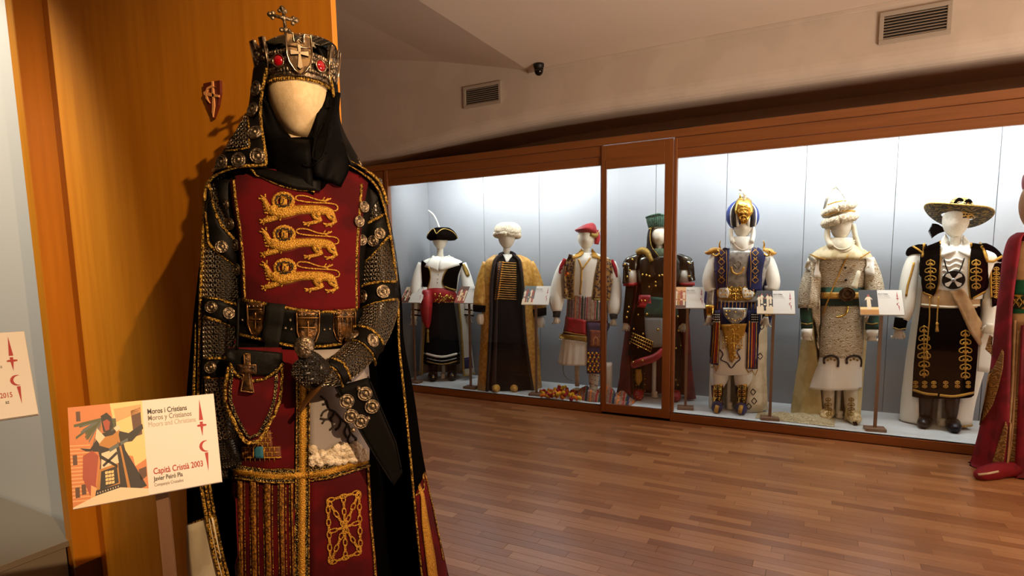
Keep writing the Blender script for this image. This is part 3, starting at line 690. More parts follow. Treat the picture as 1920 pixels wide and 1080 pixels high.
# ---- skirt panels
SK = ['skirt']; beads = mat('black_beads', (10, 9, 8), (150, 128, 80), rough=.3, metal=.6, kind='voronoi', scale=260, thr=(.55, .2), bump=.6, bkind='same')
K.sheet('panel_upper_left', [(436, 640), (436, 760), (440, 884)], [(562, 640), (560, 760), (556, 890)], M['velvetr'], SK, .006, 14, 10, .004, reg='pan')
K.sheet('panel_upper_right', [(576, 640), (579, 760), (580, 884)], [(682, 640), (690, 760), (688, 862)], mat('ivory_silk', (150, 142, 136), (136, 128, 124), scale=6, rough=.6), SK, .006, 14, 10, .004, reg='pan')
K.sheet('panel_lower_left', [(440, 890), (443, 980), (448, 1080), (450, 1150)], [(556, 896), (553, 980), (551, 1080), (551, 1150)], M['velvetr'], SK, .006, 14, 16, .004, reg='pan')
K.sheet('panel_lower_right', [(580, 896), (580, 980), (580, 1080), (580, 1150)], [(688, 872), (694, 980), (702, 1060), (706, 1150)], M['velvetr'], SK, .006, 14, 10, .004, reg='pan')
PA = ['skirt', 'pan']
def braid(A, w, nm='gold_braid'):
    """broad gold braid with beaded black edges along px path A, half width w"""
    n = len(A); nrm = []
    for i in range(n):
        a, b = A[max(0, i - 1)], A[min(n - 1, i + 1)]; d = math.hypot(b[0] - a[0], b[1] - a[1]); nrm.append((-(b[1] - a[1]) / d, (b[0] - a[0]) / d))
    off = lambda k: [(p[0] + q[0] * k, p[1] + q[1] * k) for p, q in zip(A, nrm)]
    b_ = K.sheet(nm, off(-w), off(w), beads, PA, .004, 24, 4, .004, reg='braid')
    K.sheet('gold_ribbon', off(-w * .45), off(w * .45), M['goldf'], ['braid'], .001, 24, 2, .0025, b_)
    for k in (-1, -.47, .47, 1): K.stroke('cord', off(w * k), .0021, M['gold'], PA + ['braid'], .002, b_, sub=2)
    return b_
braid([(568, 694), (568, 780), (567, 880), (566, 1000), (566, 1150)], 13)
braid([(440, 884), (500, 892), (560, 892), (620, 884), (688, 862)], 12)
K.stroke('panel_cord', [(688, 870), (694, 980), (701, 1052), (706, 1150)], .004, M['gold'], PA, .004, sub=2)
# fur at the foot of the ivory panel
mb = MB()
for i in range(150):
    x = R_.uniform(584, 684); y = R_.uniform(838 + 10 * math.sin((x - 584) / 14), 868 - (x - 584) * .06); h, n = K.hit(x, y, ['pan'], .008); r = R_.uniform(.006, .012)
    V, F = blobvf(h, (r, r * .7, r), 7, 5); mb.add(V, F)
mb.build('fur_trim', M['fur'], K.root, True, kind='stuff')
# gold stripes of the lower left panel
for x0, w in ((453, 3.5), (477, 4.5), (503, 5), (529, 4), (548, 2)):
    K.sheet('gold_stripe', [(x0 - w, 900), (x0 - w + 1, 980), (x0 - w + 3, 1080), (x0 - w + 4, 1150)], [(x0 + w, 902), (x0 + w, 980), (x0 + w + 2, 1080), (x0 + w + 3, 1150)], mat('tarnished_gold_braid', (92, 56, 10), (158, 108, 30), scale=160, rough=.5, metal=.4, bump=.5, bscale=240), PA, .004, 22, 3, .003, wob=.0012)
    for sgn in (-1, 1): K.stroke('stripe_edge', [(x0 + sgn * (w + 3), 902), (x0 + sgn * (w + 3), 980), (x0 + sgn * (w + 3) + 2, 1080)], .0012, M['gold'], PA, .002)
# chain emblem
ce = MB()
def chain(a, b):
    L = math.hypot(b[0] - a[0], b[1] - a[1]); k = max(2, int(L / 11)); d = ((b[0] - a[0]) / L, (b[1] - a[1]) / L); nn = (-d[1], d[0])
    for i in range(k):
        t = L * (i + .5) / k; c = (a[0] + d[0] * t, a[1] + d[1] * t); hl, hw = L / k * .62, (3.6 if i % 2 == 0 else 1.2)
        pts = [(c[0] + d[0] * hl * math.cos(q * PI / 5) + nn[0] * hw * math.sin(q * PI / 5), c[1] + d[1] * hl * math.cos(q * PI / 5) + nn[1] * hw * math.sin(q * PI / 5)) for q in range(11)]
        K.stroke('x', pts, .0021, None, ['pan'], .003, step=4, n=5, mb=ce)
tl, tr, br_, bl_ = (614, 938), (672, 922), (675, 1035), (619, 1055); ct = (646, 988); mid = lambda a, b: ((a[0] + b[0]) / 2, (a[1] + b[1]) / 2)
for a, b in ((tl, tr), (tr, br_), (br_, bl_), (bl_, tl), (tl, ct), (tr, ct), (br_, ct), (bl_, ct), (mid(tl, tr), ct), (mid(bl_, br_), ct), (mid(tl, bl_), ct), (mid(tr, br_), ct)): chain(a, b)
ce.build('chain_embroidery', M['goldf'], K.root, True)
# castle embroidery with blue door
cs = MB(); cb = mat('castle_fill', (92, 48, 16), rough=.8)
cst = K.sheet('castle_embroidery', [(456, 836), (455, 858)], [(526, 836), (528, 858)], cb, ['pan'], .003, 4, 8, .003, reg='cas')
K.sheet('castle_wall', [(466, 812), (464, 838)], [(508, 806), (512, 838)], cb, ['pan'], .003, 4, 8, .003, cst, reg='cas')
for r in range(6):
    y = 812 + r * 9; w0, w1 = (466, 511) if r < 3 else (456, 527); K.stroke('x', [(w0, y), (w1, y)], .0010, None, ['cas', 'pan'], .001, mb=cs)
    for k in range(int((w1 - w0) / 9)): x = w0 + k * 9 + (r % 2) * 4.5; K.stroke('x', [(x, y), (x, y + 9)], .0010, None, ['cas', 'pan'], .001, mb=cs)
for k in range(3): x = 466 + k * 8; K.stroke('x', [(x - 4, 812), (x, 782 + 6 * k), (x + 4, 812)], .0014, None, ['pan'], .004, mb=cs)
K.stroke('x', [(455, 858), (528, 858)], .0014, None, ['cas', 'pan'], .001, mb=cs)
cs.build('gold_masonry_stitching', M['goldf'], cst, True)
K.sheet('blue_door', [(477, 838), (477, 858)], [(494, 836), (495, 858)], mat('teal_thread', (30, 92, 112), rough=.8), ['cas', 'pan'], .003, 4, 3, .002, cst, reg='cas')
K.stroke('door_arch', [(476, 858), (476, 840), (481, 832), (490, 832), (495, 840), (496, 858)], .0014, M['goldf'], ['cas', 'pan'], .003, cst)
# pouch hanging at the left hip
pc = K.loft('pouch', [(652, 428, 528, .22, -.150), (680, 426, 530, .26, -.155), (720, 422, 526, .26, -.158), (755, 424, 524, .24, -.160), (790, 440, 506, .24, -.160), (826, 462, 484, .3, -.158)], M['velvetr'], reg='pouch', pw=2.8)
K.sheet('pouch_flap', [(424, 652), (424, 672), (430, 692), (440, 705)], [(530, 662), (530, 680), (524, 694), (512, 702)], M['leather'], ['pouch'], .003, 10, 10, .005, pc, reg='flap')
K.stroke('flap_cord', [(432, 680), (442, 700), (465, 713), (492, 711), (515, 698), (529, 682)], .0038, M['gold'], ['pouch', 'flap'], .003, pc, sub=4)
for d, r, m_ in ((0, .0052, 'gold'), (9, .0045, 'beads')):
    pts = [(430 + d * .8, 690), (424 + d, 752), (462 - 6 + d * .8, 824 - d), (478, 828 - d * 1.4), (492 - d * .5, 818 - d), (522 - d, 754), (527 - d, 690)]
    K.stroke('pouch_border', pts, r, M['gold'] if m_ == 'gold' else beads, ['pouch', 'flap'], .003, pc, step=5, sub=3)
cr_ = K.sheet('pouch_cross', [(458, 664), (459, 700), (452, 732)], [(469, 664), (469, 700), (476, 735)], plq, ['flap', 'pouch'], .006, 8, 3, .006, pc, reg='pcx'); K.sheet('cross_arm', [(447, 684), (448, 700)], [(480, 684), (480, 700)], plq, ['flap', 'pouch'], .006, 3, 6, .006, cr_)
K.stroke('cross_rim', [(458, 664), (459, 684), (447, 684), (447, 700), (458, 700), (452, 732), (476, 735), (470, 700), (480, 700), (480, 684), (469, 684), (469, 664)], .0016, frame_m, ['pcx', 'flap', 'pouch'], .007, cr_, close=True)
K.tube('hanging_cord', [(447, 560, 5, -.15), (446, 620, 5, -.17), (444, 655, 5, -.17)], M['leather'], 3, 6)
# sword
sw = K.loft('pommel', [(630, 566, 576, .9, -.255), (636, 556, 586, .7, -.255), (650, 551, 590, .6, -.255), (664, 556, 585, .7, -.255), (671, 564, 577, .9, -.255)], M['pewter'], reg='pom', pw=2)
K.stroke('pommel_cross', [(562, 644), (570, 650), (580, 657)], .003, M['pewter'], ['pom'], .001, sw); K.stroke('pommel_cross', [(578, 642), (570, 650), (563, 659)], .003, M['pewter'], ['pom'], .001, sw)
K.tube('sword_grip', [(571, 668, 15, -.25), (580, 690, 15, -.235), (592, 722, 15, -.21)], M['leather'], 3, 10)
K.tube('cross_guard', [(560, 770, 8, -.19), (578, 748, 10, -.2), (597, 726, 12, -.205), (612, 708, 9, -.2), (636, 684, 8, -.16)], frame_m, 4, 8)
scb = K.sheet('scabbard', [(628, 724), (660, 782), (700, 850), (735, 905)], [(690, 706), (716, 770), (742, 830), (752, 880)], mat('scabbard_leather', (12, 10, 8), rough=.6, spec=.06, bump=.1, bscale=60), None, .012, 16, 6, .014, reg='scab', free=-.175)
for p in ((650, 752), (684, 738), (658, 775 + 5), (697, 762), (676, 790)): K.stamp('stud', stud, p[0], p[1], ['scab'], .002, scb)
for p in ((634, 742), (672, 728), (655, 762), (690, 784), (662, 806)): K.stamp('rivet', rivet, p[0], p[1], ['scab'], .002, scb, 1.6)
for A in ([(628, 724), (660, 782), (700, 850), (735, 905)], [(690, 706), (716, 770), (742, 830), (752, 880)]): K.stroke('scabbard_edge', A, .0025, M['leather'], ['scab'], 0, scb)
eb = MB()
for pts in ([(600, 742), (612, 752), (616, 766), (628, 772), (640, 786)], [(616, 766), (606, 772), (602, 780)], [(614, 756), (604, 758)], [(628, 772), (620, 784), (610, 786), (604, 794)], [(620, 784), (624, 798), (618, 806)], [(640, 786), (636, 800), (628, 806)],
            [(640, 786), (652, 796), (658, 812), (668, 822)], [(652, 796), (646, 808), (650, 820)], [(658, 812), (652, 824), (656, 834)], [(668, 822), (664, 834)], [(610, 786), (600, 784)]): K.stroke('x', pts, .0028, None, ['pan'], .002, step=4, sub=3, mb=eb)
eb.build('dragon_embroidery', mat('dark_embroidery', (36, 28, 18), rough=.8), K.root, True)
# ---- black veil round the neck
K.loft('veil', [(266, 506, 640, .70, .0), (280, 500, 648, .84, -.01), (300, 499, 652, .9, -.02), (320, 506, 652, .86, -.03), (350, 530, 646, .8, -.05), (372, 568, 636, .7, -.07), (382, 600, 622, .6, -.08)], M['velvetk'], n=48, folds=7, amp=.035, grow=(.3, 1), reg='veil', pw=2)
vm = mat('veil_satin', (4, 3, 3), rough=.6, spec=.06)
K.tube('veil_side', [(500, 190, 12, -.01), (505, 225, 24, -.02), (520, 258, 36, -.03), (545, 290, 50, -.04)], vm, 4, 14, reg='veil'); K.tube('veil_side', [(622, 176, 14, -.01), (617, 215, 34, -.02), (610, 255, 56, -.03), (604, 295, 70, -.04)], vm, 4, 14, reg='veil')
K.sheet('veil_fold', [(614, 182), (600, 222), (588, 262), (584, 300), (588, 330)], [(630, 176), (632, 230), (640, 280), (644, 320), (632, 350)], vm, ['veil', 'head'], .008, 16, 10, .004, reg='vf', wob=.006)
K.sheet('veil_fold', [(497, 178), (503, 205), (520, 238), (548, 262), (580, 268)], [(493, 200), (494, 250), (502, 300), (535, 340), (590, 366)], vm, ['veil', 'head'], .004, 16, 10, .004, reg='vf', wob=.003)
K.stroke('veil_crease', [(606, 230), (592, 262), (586, 296), (600, 300), (612, 286)], .003, vm, ['vf', 'veil'], .002, step=5, sub=3); K.stroke('veil_crease', [(618, 240), (606, 290), (584, 312), (566, 308)], .003, vm, ['vf', 'veil'], .002, step=5, sub=3)
# ---- hood
hd = K.wrap('hood', [(86, 520, 590, 556, 558, 1.0, .02), (100, 490, 618, 530, 590, .95, .02), (128, 476, 630, 512, 606, .95, .02), (146, 473, 632, 503, 614, .95, .02), (170, 470, 634, 497, 621, .92, .02), (200, 466, 636, 492, 626, .9, .02), (225, 458, 638, 491, 629, .86, .02), (250, 442, 646, 493, 632, .8, .02), (280, 421, 662, 498, 640, .72, .01), (305, 406, 676, 502, 650, .64, 0), (322, 400, 682, 503, 656, .6, 0)], M['leather'], 3, 56, .005, reg='hood')
K.line('hood_edge', K.eL[9:], .0042, M['gold'], hd); K.line('hood_edge', K.eR[10:-8], .0042, M['gold'], hd); K.line('hood_hem', K.hemline[28:], .0045, M['gold'], hd)
K.sheet('mail_gusset', [(463, 213), (440, 248), (424, 280)], [(465, 216), (466, 250), (468, 276)], M['mail'], ['hood'], .002, 8, 6, .003, hd, reg='gus')
K.stroke('gusset_cord', [(464, 214), (466, 250), (468, 277), (445, 282), (424, 284)], .0032, M['gold'], ['hood', 'gus'], .002, hd)
for p in ((482, 167), (476, 207), (479, 250), (484, 293), (449, 301), (418, 305)): K.stamp('stud', stud, p[0], p[1], ['hood'], .003, hd)
K.sheet('collar_yoke', [(452, 312), (500, 322), (560, 335), (600, 340)], [(452, 318), (490, 333), (556, 357), (600, 360)], M['leather'], ['chest', 'torso'], .008, 12, 4, .004, reg='chest')
K.stroke('collar_cord', [(470, 318), (490, 332), (520, 346), (556, 356), (590, 358)], .003, M['gold'], ['chest', 'torso', 'veil'], .003, sub=3)
# ---- crown
hc = K.P(560, 112, 0) + Vector((-.004, 0, -.040)); cr0 = empty('crown', (0, 0, 0)); cr0.parent = K.root
rxw, ryw, z0c = 61 / K.ppm, .112, hc.z
def ringpt(phi, r, z): return Vector((hc.x + rxw * r * math.sin(phi), .02 - ryw * r * math.cos(phi), z0c + z))
V = []; F = []; n = 64; prof = [(1.0, -.030), (1.05, -.026), (1.03, -.018), (1.03, .018), (1.06, .026), (1.02, .031), (.98, .028), (.97, -.028)]
for r, z in prof: V += [ringpt(2 * PI * j / n, r, z) for j in range(n)]
k_ = len(prof)
for i in range(k_):
    for j in range(n): F.append([i * n + j, i * n + (j + 1) % n, ((i + 1) % k_) * n + (j + 1) % n, ((i + 1) % k_) * n + j])
K.add('band', V, F, M['pewter'], cr0, True, 'crown')
mb = MB()
for j in range(72):
    a = 2 * PI * j / 72
    for z, r in ((-.012, .006), (.010, .007), (.028, .006)): V, F = blobvf(ringpt(a + z * 3, 1.05, z), (r, r * .7, r), 6, 4); mb.add(V, F)
mb.build('filigree', M['pewter'], cr0, True)
mb = MB()
for j in range(90): V, F = blobvf(ringpt(2 * PI * j / 90, 1.02, -.034), (.0042, .0042, .0042), 6, 4); mb.add(V, F)
mb.build('gold_beading', M['gold'], cr0, True)
pol = mat('polished_pewter', (150, 128, 100), (196, 176, 146), rough=.22, metal=1, scale=14)
def turret(phi, w, h, cross, tilt=0, zo=0):
    p = [(-.5, .95), (-.5, .05), (-.42, -.25), (-.22, -.55), (0, -.72), (.22, -.55), (.42, -.25), (.5, .05), (.5, .95), (.22, .97), (.2, .62), (.08, .62), (0, .74), (-.08, .62), (-.2, .62), (-.22, .97)]
    o = ringpt(phi, 1.10, zo); T = Matrix.Translation(o) @ Matrix.Rotation(math.atan2(rxw * math.sin(phi), ryw * math.cos(phi)), 4, 'Z') @ Matrix.Rotation(tilt, 4, 'X')
    V, F = prism([(a * w, b * h) for a, b in p], -.004, .003); q = K.add('turret_shield', [T @ Vector(v) for v in V], F, M['pewter'] if not cross else mat('dark_pewter', (60, 46, 32), (110, 88, 62), rough=.3, metal=.9, scale=40), cr0, False)
    rim = [(a * w, -.005, b * h) for a, b in p]; V, F = tubevf([T @ Vector(v) for v in rim + [rim[0]]], .0022, 6); K.add('rim', V, F, pol, q)
    if cross:
        for poly in ([(-.06, .5), (.06, .5), (.04, .12), (.1, -.42), (0, -.5), (-.1, -.42), (-.04, .12)], [(-.36, .26), (-.36, .06), (0, .12), (.36, .06), (.36, .26), (0, .2)]):
            V, F = prism([(a * w, b * h) for a, b in poly], -.010, -.003); K.add('cross', [T @ Vector(v) for v in V], F, pol, q, False)
        V, F = tubevf([T @ Vector((a * w, -.005, b * h)) for a, b in ((-.5, .42), (.5, .42))], .002, 6); K.add('rim', V, F, pol, q)
    else:
        mb = MB()
        for i in range(26):
            a, b = R_.uniform(-.36, .36), R_.uniform(-.3, .45); V, F = blobvf(T @ Vector((a * w, -.004, b * h)), (.006, .004, .006), 6, 4); mb.add(V, F)
        mb.build('relief', M['pewter'], q, True)
turret(.05, .057, .055, True, .08, .012)
for ph in (-1.12, 1.2, -2.0, 2.1, PI): turret(ph, .057, .062, False, .16, .008)
gem = mat('red_gem', (150, 4, 18), rough=.12, coat=.6)
for ph in (-.50, .62):
    g = mk('gem', *blobvf((0, 0, 0), (.0125, .006, .0125), 14, 8), gem, cr0, True); g.location = ringpt(ph, 1.13, .004); g.rotation_euler = (0, 0, ph)
    V, F = tubevf([(.0145 * math.cos(a * PI / 10), -.001, .0145 * math.sin(a * PI / 10)) for a in range(21)], .0022, 6); mk('gem_setting', V, F, pol, g, True)
# domed top with cross
K.loft('dome', [(100, 486, 632, 1.3, .02), (90, 500, 618, 1.3, .02), (82, 522, 598, 1.3, .02), (79, 548, 574, 1.3, .02)], M['mail'], 3, 32, reg='dome', parent=cr0)
tc_ = MB()
def st(a, b, r): V, F = tubevf([K.P(*a, .0), K.P(*b, .0)], r, 8); tc_.add(V, F)
st((541, 96), (536, 60), .0052); st((536, 62), (531, 20), .0042); st((508, 28), (555, 39), .0042)
for p, r in (((529, 16), .007), ((524, 20), .0055), ((535, 21), .0055), ((506, 27), .007), ((511, 33), .0055), ((512, 24), .0055), ((555, 38), .007), ((549, 44), .0055), ((550, 34), .0055), ((532, 34), .0075), ((535, 56), .008), ((528, 56), .006), ((542, 58), .006), ((538, 68), .007), ((540, 80), .008)):
    V, F = blobvf(K.P(*p, 0), (r, r * .6, r), 8, 6); tc_.add(V, F)
tc_.build('top_cross', M['pewter'], cr0, True)
# ---- cape
cp_ = K.wrap('cape', [(318, 412, 688, 486, 646, .62, .0), (332, 396, 700, 418, 672, .64, .0), (350, 387, 712, 392, 696, .66, .0), (380, 383, 722, 387, 712, .66, .0), (450, 379, 738, 385, 728, .62, .0), (560, 366, 752, 380, 742, .56, .02), (640, 358, 756, 376, 747, .5, .05), (740, 350, 774, 374, 756, .5, .05), (830, 349, 786, 382, 764, .5, .05),
    (900, 350, 798, 391, 770, .48, .05), (1000, 353, 817, 412, 779, .46, .05), (1080, 356, 836, 436, 787, .45, .05), (1160, 356, 850, 460, 795, .45, .05), (1232, 358, 862, 474, 802, .45, .05)], M['velvetk'], 4, 72, .008, folds=11, amp=.03, grow=(0, 1), reg='cape')
def edgecord(L, r, o=(0, 0, 0), nm='cape_cord', m='gold', par=cp_): K.line(nm, [p + Vector(o) for p in L], [r * min(1, .15 + k * .12) for k in range(len(L))], M[m], par)
edgecord(K.eL, .0042, (0, -.002, 0)); edgecord(K.eL[22:], .005, (-.010, -.004, 0)); edgecord(K.eL[26:], .004, (.009, -.002, 0)); edgecord(K.eR, .0040, (0, -.002, 0)); edgecord(K.eR[:14], .0045, (.008, -.004, .010)); edgecord(K.hemline, .005, (0, 0, 0), 'hem_cord')
CA = ['cape']
K.sheet('white_lining_panel', [(354, 984), (356, 1040), (358, 1080), (360, 1150)], [(402, 968), (416, 1030), (428, 1076), (440, 1150)], M['cream'], CA, .004, 12, 8, .003, cp_, reg='wl', wob=.002)
K.stroke('panel_cord', [(354, 984), (378, 974), (402, 966)], .003, M['gold'], CA + ['wl'], .003, cp_)
K.sheet('striped_panel', [(776, 930), (780, 980), (787, 1040), (792, 1090), (800, 1200)], [(795, 886), (808, 950), (822, 1010), (834, 1062), (850, 1200)], M['velvetr'], CA, .004, 14, 8, .003, cp_, reg='sp')
K.sheet('gold_stripe', [(786, 915), (789, 980), (797, 1050), (806, 1120)], [(789, 908), (799, 970), (812, 1040), (822, 1110)], M['goldf'], CA + ['sp'], .004, 12, 3, .003, cp_)
K.stroke('panel_cord', [(773, 933), (793, 918), (795, 886)], .003, M['gold'], CA + ['sp'], .003, cp_); K.stroke('panel_cord', [(796, 888), (810, 950), (824, 1015), (830, 1050)], .0035, M['gold'], CA + ['sp'], .003, cp_)
# shoulder ornament
ep = MB()
for i in range(46):
    a = R_.uniform(0, 1); b = R_.uniform(-1, 1); V, F = blobvf(K.P(668 + b * 18 * (1 - a * .8) + 2 * b, 333 - a * 34 + b * 5, -.03), (.006, .005, .006), 6, 4); ep.add(V, F)
V, F = tubevf([K.P(650, 322, -.04), K.P(668, 334, -.045), K.P(692, 338, -.04)], .004, 6); ep.add(V, F); ep.build('shoulder_ornament', M['pewter'], K.root, True)
# ================================================================ INFORMATION CARDS ON STANDS
BIGC = ['', 'Moros i Cristians', 'Moros y Cristianos', 'Moors and Christians']
def flat(mb, poly, y, mi): 
    n0 = len(mb.V); mb.V += [Vector((p[0], y, p[1])) for p in poly]
    for t in tessellate_polygon([[Vector((p[0], p[1], 0)) for p in poly]]):
        a, b, c = [mb.V[n0 + i] for i in t]; 
        if (b - a).cross(c - a).y > 0: t = t[::-1]
        mb.F.append([n0 + i for i in t]); mb.I.append(mi)
MARK_S = [[(0, .0), (-.0045, -.052), (.0045, -.052)], [(-.0035, -.056), (.0035, -.056), (.003, -.062), (.011, -.0635), (.011, -.067), (.003, -.068), (0, -.092), (-.003, -.068), (-.010, -.067), (-.010, -.0635), (-.003, -.062)]]
MARK_M = [[(.014 * math.cos(a) * 1 , .014 * math.sin(a)) for a in [math.radians(60 + 24 * i) for i in range(11)]] + [(.005 + .0125 * math.cos(a), .0125 * math.sin(a)) for a in [math.radians(292 - 22.5 * i) for i in range(11)]], [(-.003, -.016), (.0045, -.016), (.0015, -.062)]]
def card(parent, w, h, mats, paint, texts, frac=.47, Rm=None, loc=None):
    """card face along -Y, lower left corner at origin"""
    Mx = Matrix.Translation(loc) @ Rm
    def put(o): o.matrix_local = Mx; return o
    mb = MB(); mb.box(0, w, 0, .006, 0, h, b=.001); b_ = put(mb.build('card', M['card'], parent))
    mb = MB(); mb.box(.001, w + .001, .0062, .014, -.001, h - .002); bb = mb.build('backing_board', M['cardside'], b_)
    if paint:
        mb = MB(); paint(mb, w * frac, h); mb.build('photo_print', mats, b_)
    mb = MB(); x0 = w * .885; 
    for poly in MARK_S: flat(mb, [(x0 + p[0] * w / .30, h * .95 + p[1] * h / .22) for p in poly], -.0006, 0)
    for poly in MARK_M: flat(mb, [(x0 + .004 + p[0] * w / .30, h * .42 + p[1] * h / .22) for p in poly], -.0006, 0)
    mb.build('sword_and_crescent_mark', M['red'], b_, kind='stuff')
    for body, size, x, z, m_, bold in texts:
        o = link('lettering', text_mesh(body, size, M[m_], bold=bold * .5), b_); o.matrix_local = Matrix.Translation((x, -.0006, z)) @ Matrix.Rotation(PI / 2, 4, 'X') @ Matrix.Diagonal((.66, 1, 1, 1))
    return b_
def basis(ex, ez):
    ex = Vector(ex).normalized(); ez = Vector(ez); ez = (ez - ex * ez.dot(ex)).normalized(); ey = ez.cross(ex)
    return Matrix((ex, ey, ez)).transposed().to_4x4()
pr = lambda n, c: mat('print_' + n, c, rough=.55)
PM = [pr('sky_tan', (214, 160, 104)), pr('palm', (72, 78, 44)), pr('brick', (196, 120, 66)), pr('dark', (26, 22, 20)), pr('cream', (222, 200, 166)), pr('skin', (156, 66, 44)), pr('gold', (176, 120, 48)), pr('shadow', (84, 52, 34)), pr('pale', (238, 196, 130)), pr('teal', (86, 96, 92))]
def rect(mb, x0, z0, x1, z1, y, mi): flat(mb, [(x0, z0), (x1, z0), (x1, z1), (x0, z1)], y, mi)
def photo_knight(mb, w, h):
    X = lambda u: u * w; Z = lambda v: h * (1 - v)
    P_ = lambda pts, lv, mi: flat(mb, [(X(u), Z(v)) for u, v in pts], -.0003 - lv * .00006, mi)
    P_([(0, 0), (1, 0), (1, 1), (0, 1)], 0, 2)
    P_([(.55, 0), (1, 0), (1, .62), (.72, .55), (.6, .3)], 1, 8); P_([(.60, .06), (.98, .04), (.98, .12), (.62, .2)], 2, 0); P_([(.83, .1), (.97, .07), (.97, .36), (.85, .38)], 2, 7)
    P_([(.8, .5), (1, .42), (1, .62), (.84, .68)], 2, 8); P_([(.86, .68), (1, .62), (1, .92), (.92, .9)], 2, 2); P_([(.88, .72), (.99, .7), (.99, .8), (.9, .84)], 3, 7)
    for k in range(16): v = .38 + k * .036; P_([(0, v), (.26, v + .015), (.26, v + .028), (0, v + .013)], 1, 0)
    for u, v in ((.03, .48), (.12, .78), (.04, .8), (.10, .05)): P_([(u, v), (u + .055, v), (u + .055, v + .1), (u, v + .1)], 2, 7)
    rr = random.Random(4)
    for k in range(46):
        a = rr.uniform(math.pi * .95, math.pi * 2.05); L = rr.uniform(.2, .42); cx, cy = .42, .12; ex, ey = cx + L * math.cos(a) * 1.0, cy - L * math.sin(a) * .55 + .06
        ex = max(0, min(.62, ex)); ey = max(0, min(.5, ey)); P_([(cx, cy + .02), (ex, ey), (ex, min(.52, ey + .025)), (cx, cy + .05)], 1.5 + k * .02, 1 if k % 3 else 9)
    P_([(.12, .42), (.26, .44), (.36, .34), (.42, .3), (.6, .28), (.78, .33), (.98, .25), (.99, .3), (.82, .42), (.70, .42), (.72, .5), (.98, .9), (.7, .95), (.3, .95), (.38, .58), (.36, .48), (.2, .46)], 3, 3)
    P_([(.34, .30), (.42, .34), (.56, .33), (.66, .28), (.62, .42), (.5, .46), (.38, .42)], 4, 6); P_([(.36, .24), (.42, .3), (.46, .34), (.38, .4), (.33, .34)], 5, 4)
    P_([(.42, .12), (.50, .09), (.56, .14), (.58, .24), (.52, .32), (.44, .28)], 5, 3); P_([(.44, .18), (.50, .16), (.54, .19), (.52, .27), (.47, .28)], 6, 5)
    P_([(.16, .50), (.28, .46), (.36, .52), (.30, .8), (.34, .96), (.22, .9), (.14, .72)], 4, 5); P_([(.24, .8), (.32, .84), (.30, 1), (.22, .98)], 5, 0)
    P_([(.40, .50), (.60, .47), (.62, .62), (.38, .66)], 4, 4); P_([(.40, .52), (.60, .64), (.60, .67), (.38, .55)], 5, 3); P_([(.60, .50), (.40, .62), (.42, .64), (.61, .53)], 5, 3)
    P_([(.35, .66), (.61, .62), (.62, .86), (.30, .90)], 5, 6); P_([(.38, .68), (.59, .65), (.60, .82), (.35, .86)], 6, 3)
    for i in range(3):
        for j in range(4): P_([(.43 + i * .04, .69 + j * .035), (.465 + i * .04, .685 + j * .035), (.465 + i * .04, .712 + j * .035), (.43 + i * .04, .715 + j * .035)], 7, 8)
    P_([(.30, .86), (.64, .83), (.62, .88), (.28, .93)], 6, 3); 
    for k in range(9): P_([(.31 + k * .034, .884 - k * .004), (.325 + k * .034, .88 - k * .004), (.32 + k * .034, .90 - k * .004)], 7, 4)
    P_([(.60, .27), (.63, .27), (.76, .92), (.72, .93), (.66, .55)], 7, 6); P_([(.58, .26), (.64, .23), (.68, .27), (.62, .3)], 8, 4); P_([(.5, .46), (.76, .38), (.77, .41), (.51, .5)], 7, 9)
    P_([(0, 1), (0, .985), (.3, .91), (.62, .87), (1, .93), (1, 1)], 8, 4)
bt = 'Capit\u00e0 Cristi\u00e0 2003'
def stand(name, base, top, label, group=None, z0=0.0, bw=.16, rz=0.0, th=.014):
    e = empty(name, base, label, 'info stand', group, rz)
    mb = MB(); mb.box(-bw / 2, bw / 2, -.05, .05, 0, .028, b=.003); mb.build('base', M['post'], e)
    mb = MB(); a = Vector((0, 0, .028)); b = Vector(top) - Vector(base); b = Matrix.Rotation(-rz, 3, 'Z') @ b
    V, F = boxvf(-th, th, -th * .6, th * .6, 0, 1); V = [Vector((v.x + (b.x if v.z > .5 else 0), v.y + (b.y if v.z > .5 else 0), .028 if v.z < .5 else b.z)) for v in V]; mb.add(V, F); mb.build('pole', M['post'], e)
    return e
# large card in front of the crowned costume
TL, TR_, BR_, BL = Vector((-1.4464, .6251, 1.1985)), Vector((-1.3306, .8906, 1.1851)), Vector((-1.2661, .8568, .9793)), Vector((-1.3819, .5913, .9927))
TL, TR_, BR_, BL = [CAMP + (q - CAMP) * .93 for q in (TL, TR_, BR_, BL)]
cw, chh = (TR_ - TL).length, (TL - BL).length; Rb = basis((TR_ - TL) + (BR_ - BL), (TL - BL) + (TR_ - BR_)); mc = (BL + BR_) / 2
nb = (Rb.to_3x3() @ Vector((0, 1, 0))); pole_top = mc + nb * .03 + (TL - BL) * .3 + (BR_ - BL) * .08
sb = Vector((pole_top.x, pole_top.y, 0))
si = stand('info_stand', sb, pole_top, 'large card stand with a costume photo, in front of the crowned mannequin', rz=K.rz, th=.012, bw=.22)
ex = Rb.to_3x3(); Mi3 = Matrix.Rotation(-K.rz, 4, 'Z')
card(si, cw, chh, PM, photo_knight, [('Moros i Cristians', .0165, cw * .505, chh * .845, 'ink', .0004), ('Moros y Cristianos', .0165, cw * .505, chh * .775, 'grey1', .0001), ('Moors and Christians', .0160, cw * .505, chh * .705, 'grey2', 0),
     (bt, .0185, cw * .515, chh * .205, 'red', .0004), ('Javier Peir\u00f3 Pla', .0135, cw * .515, chh * .135, 'ink', .0003), ('Companyia Cruzados', .0095, cw * .515, chh * .078, 'grey1', 0)], frac=.475, Rm=Mi3 @ Rb, loc=Mi3 @ (BL - sb))
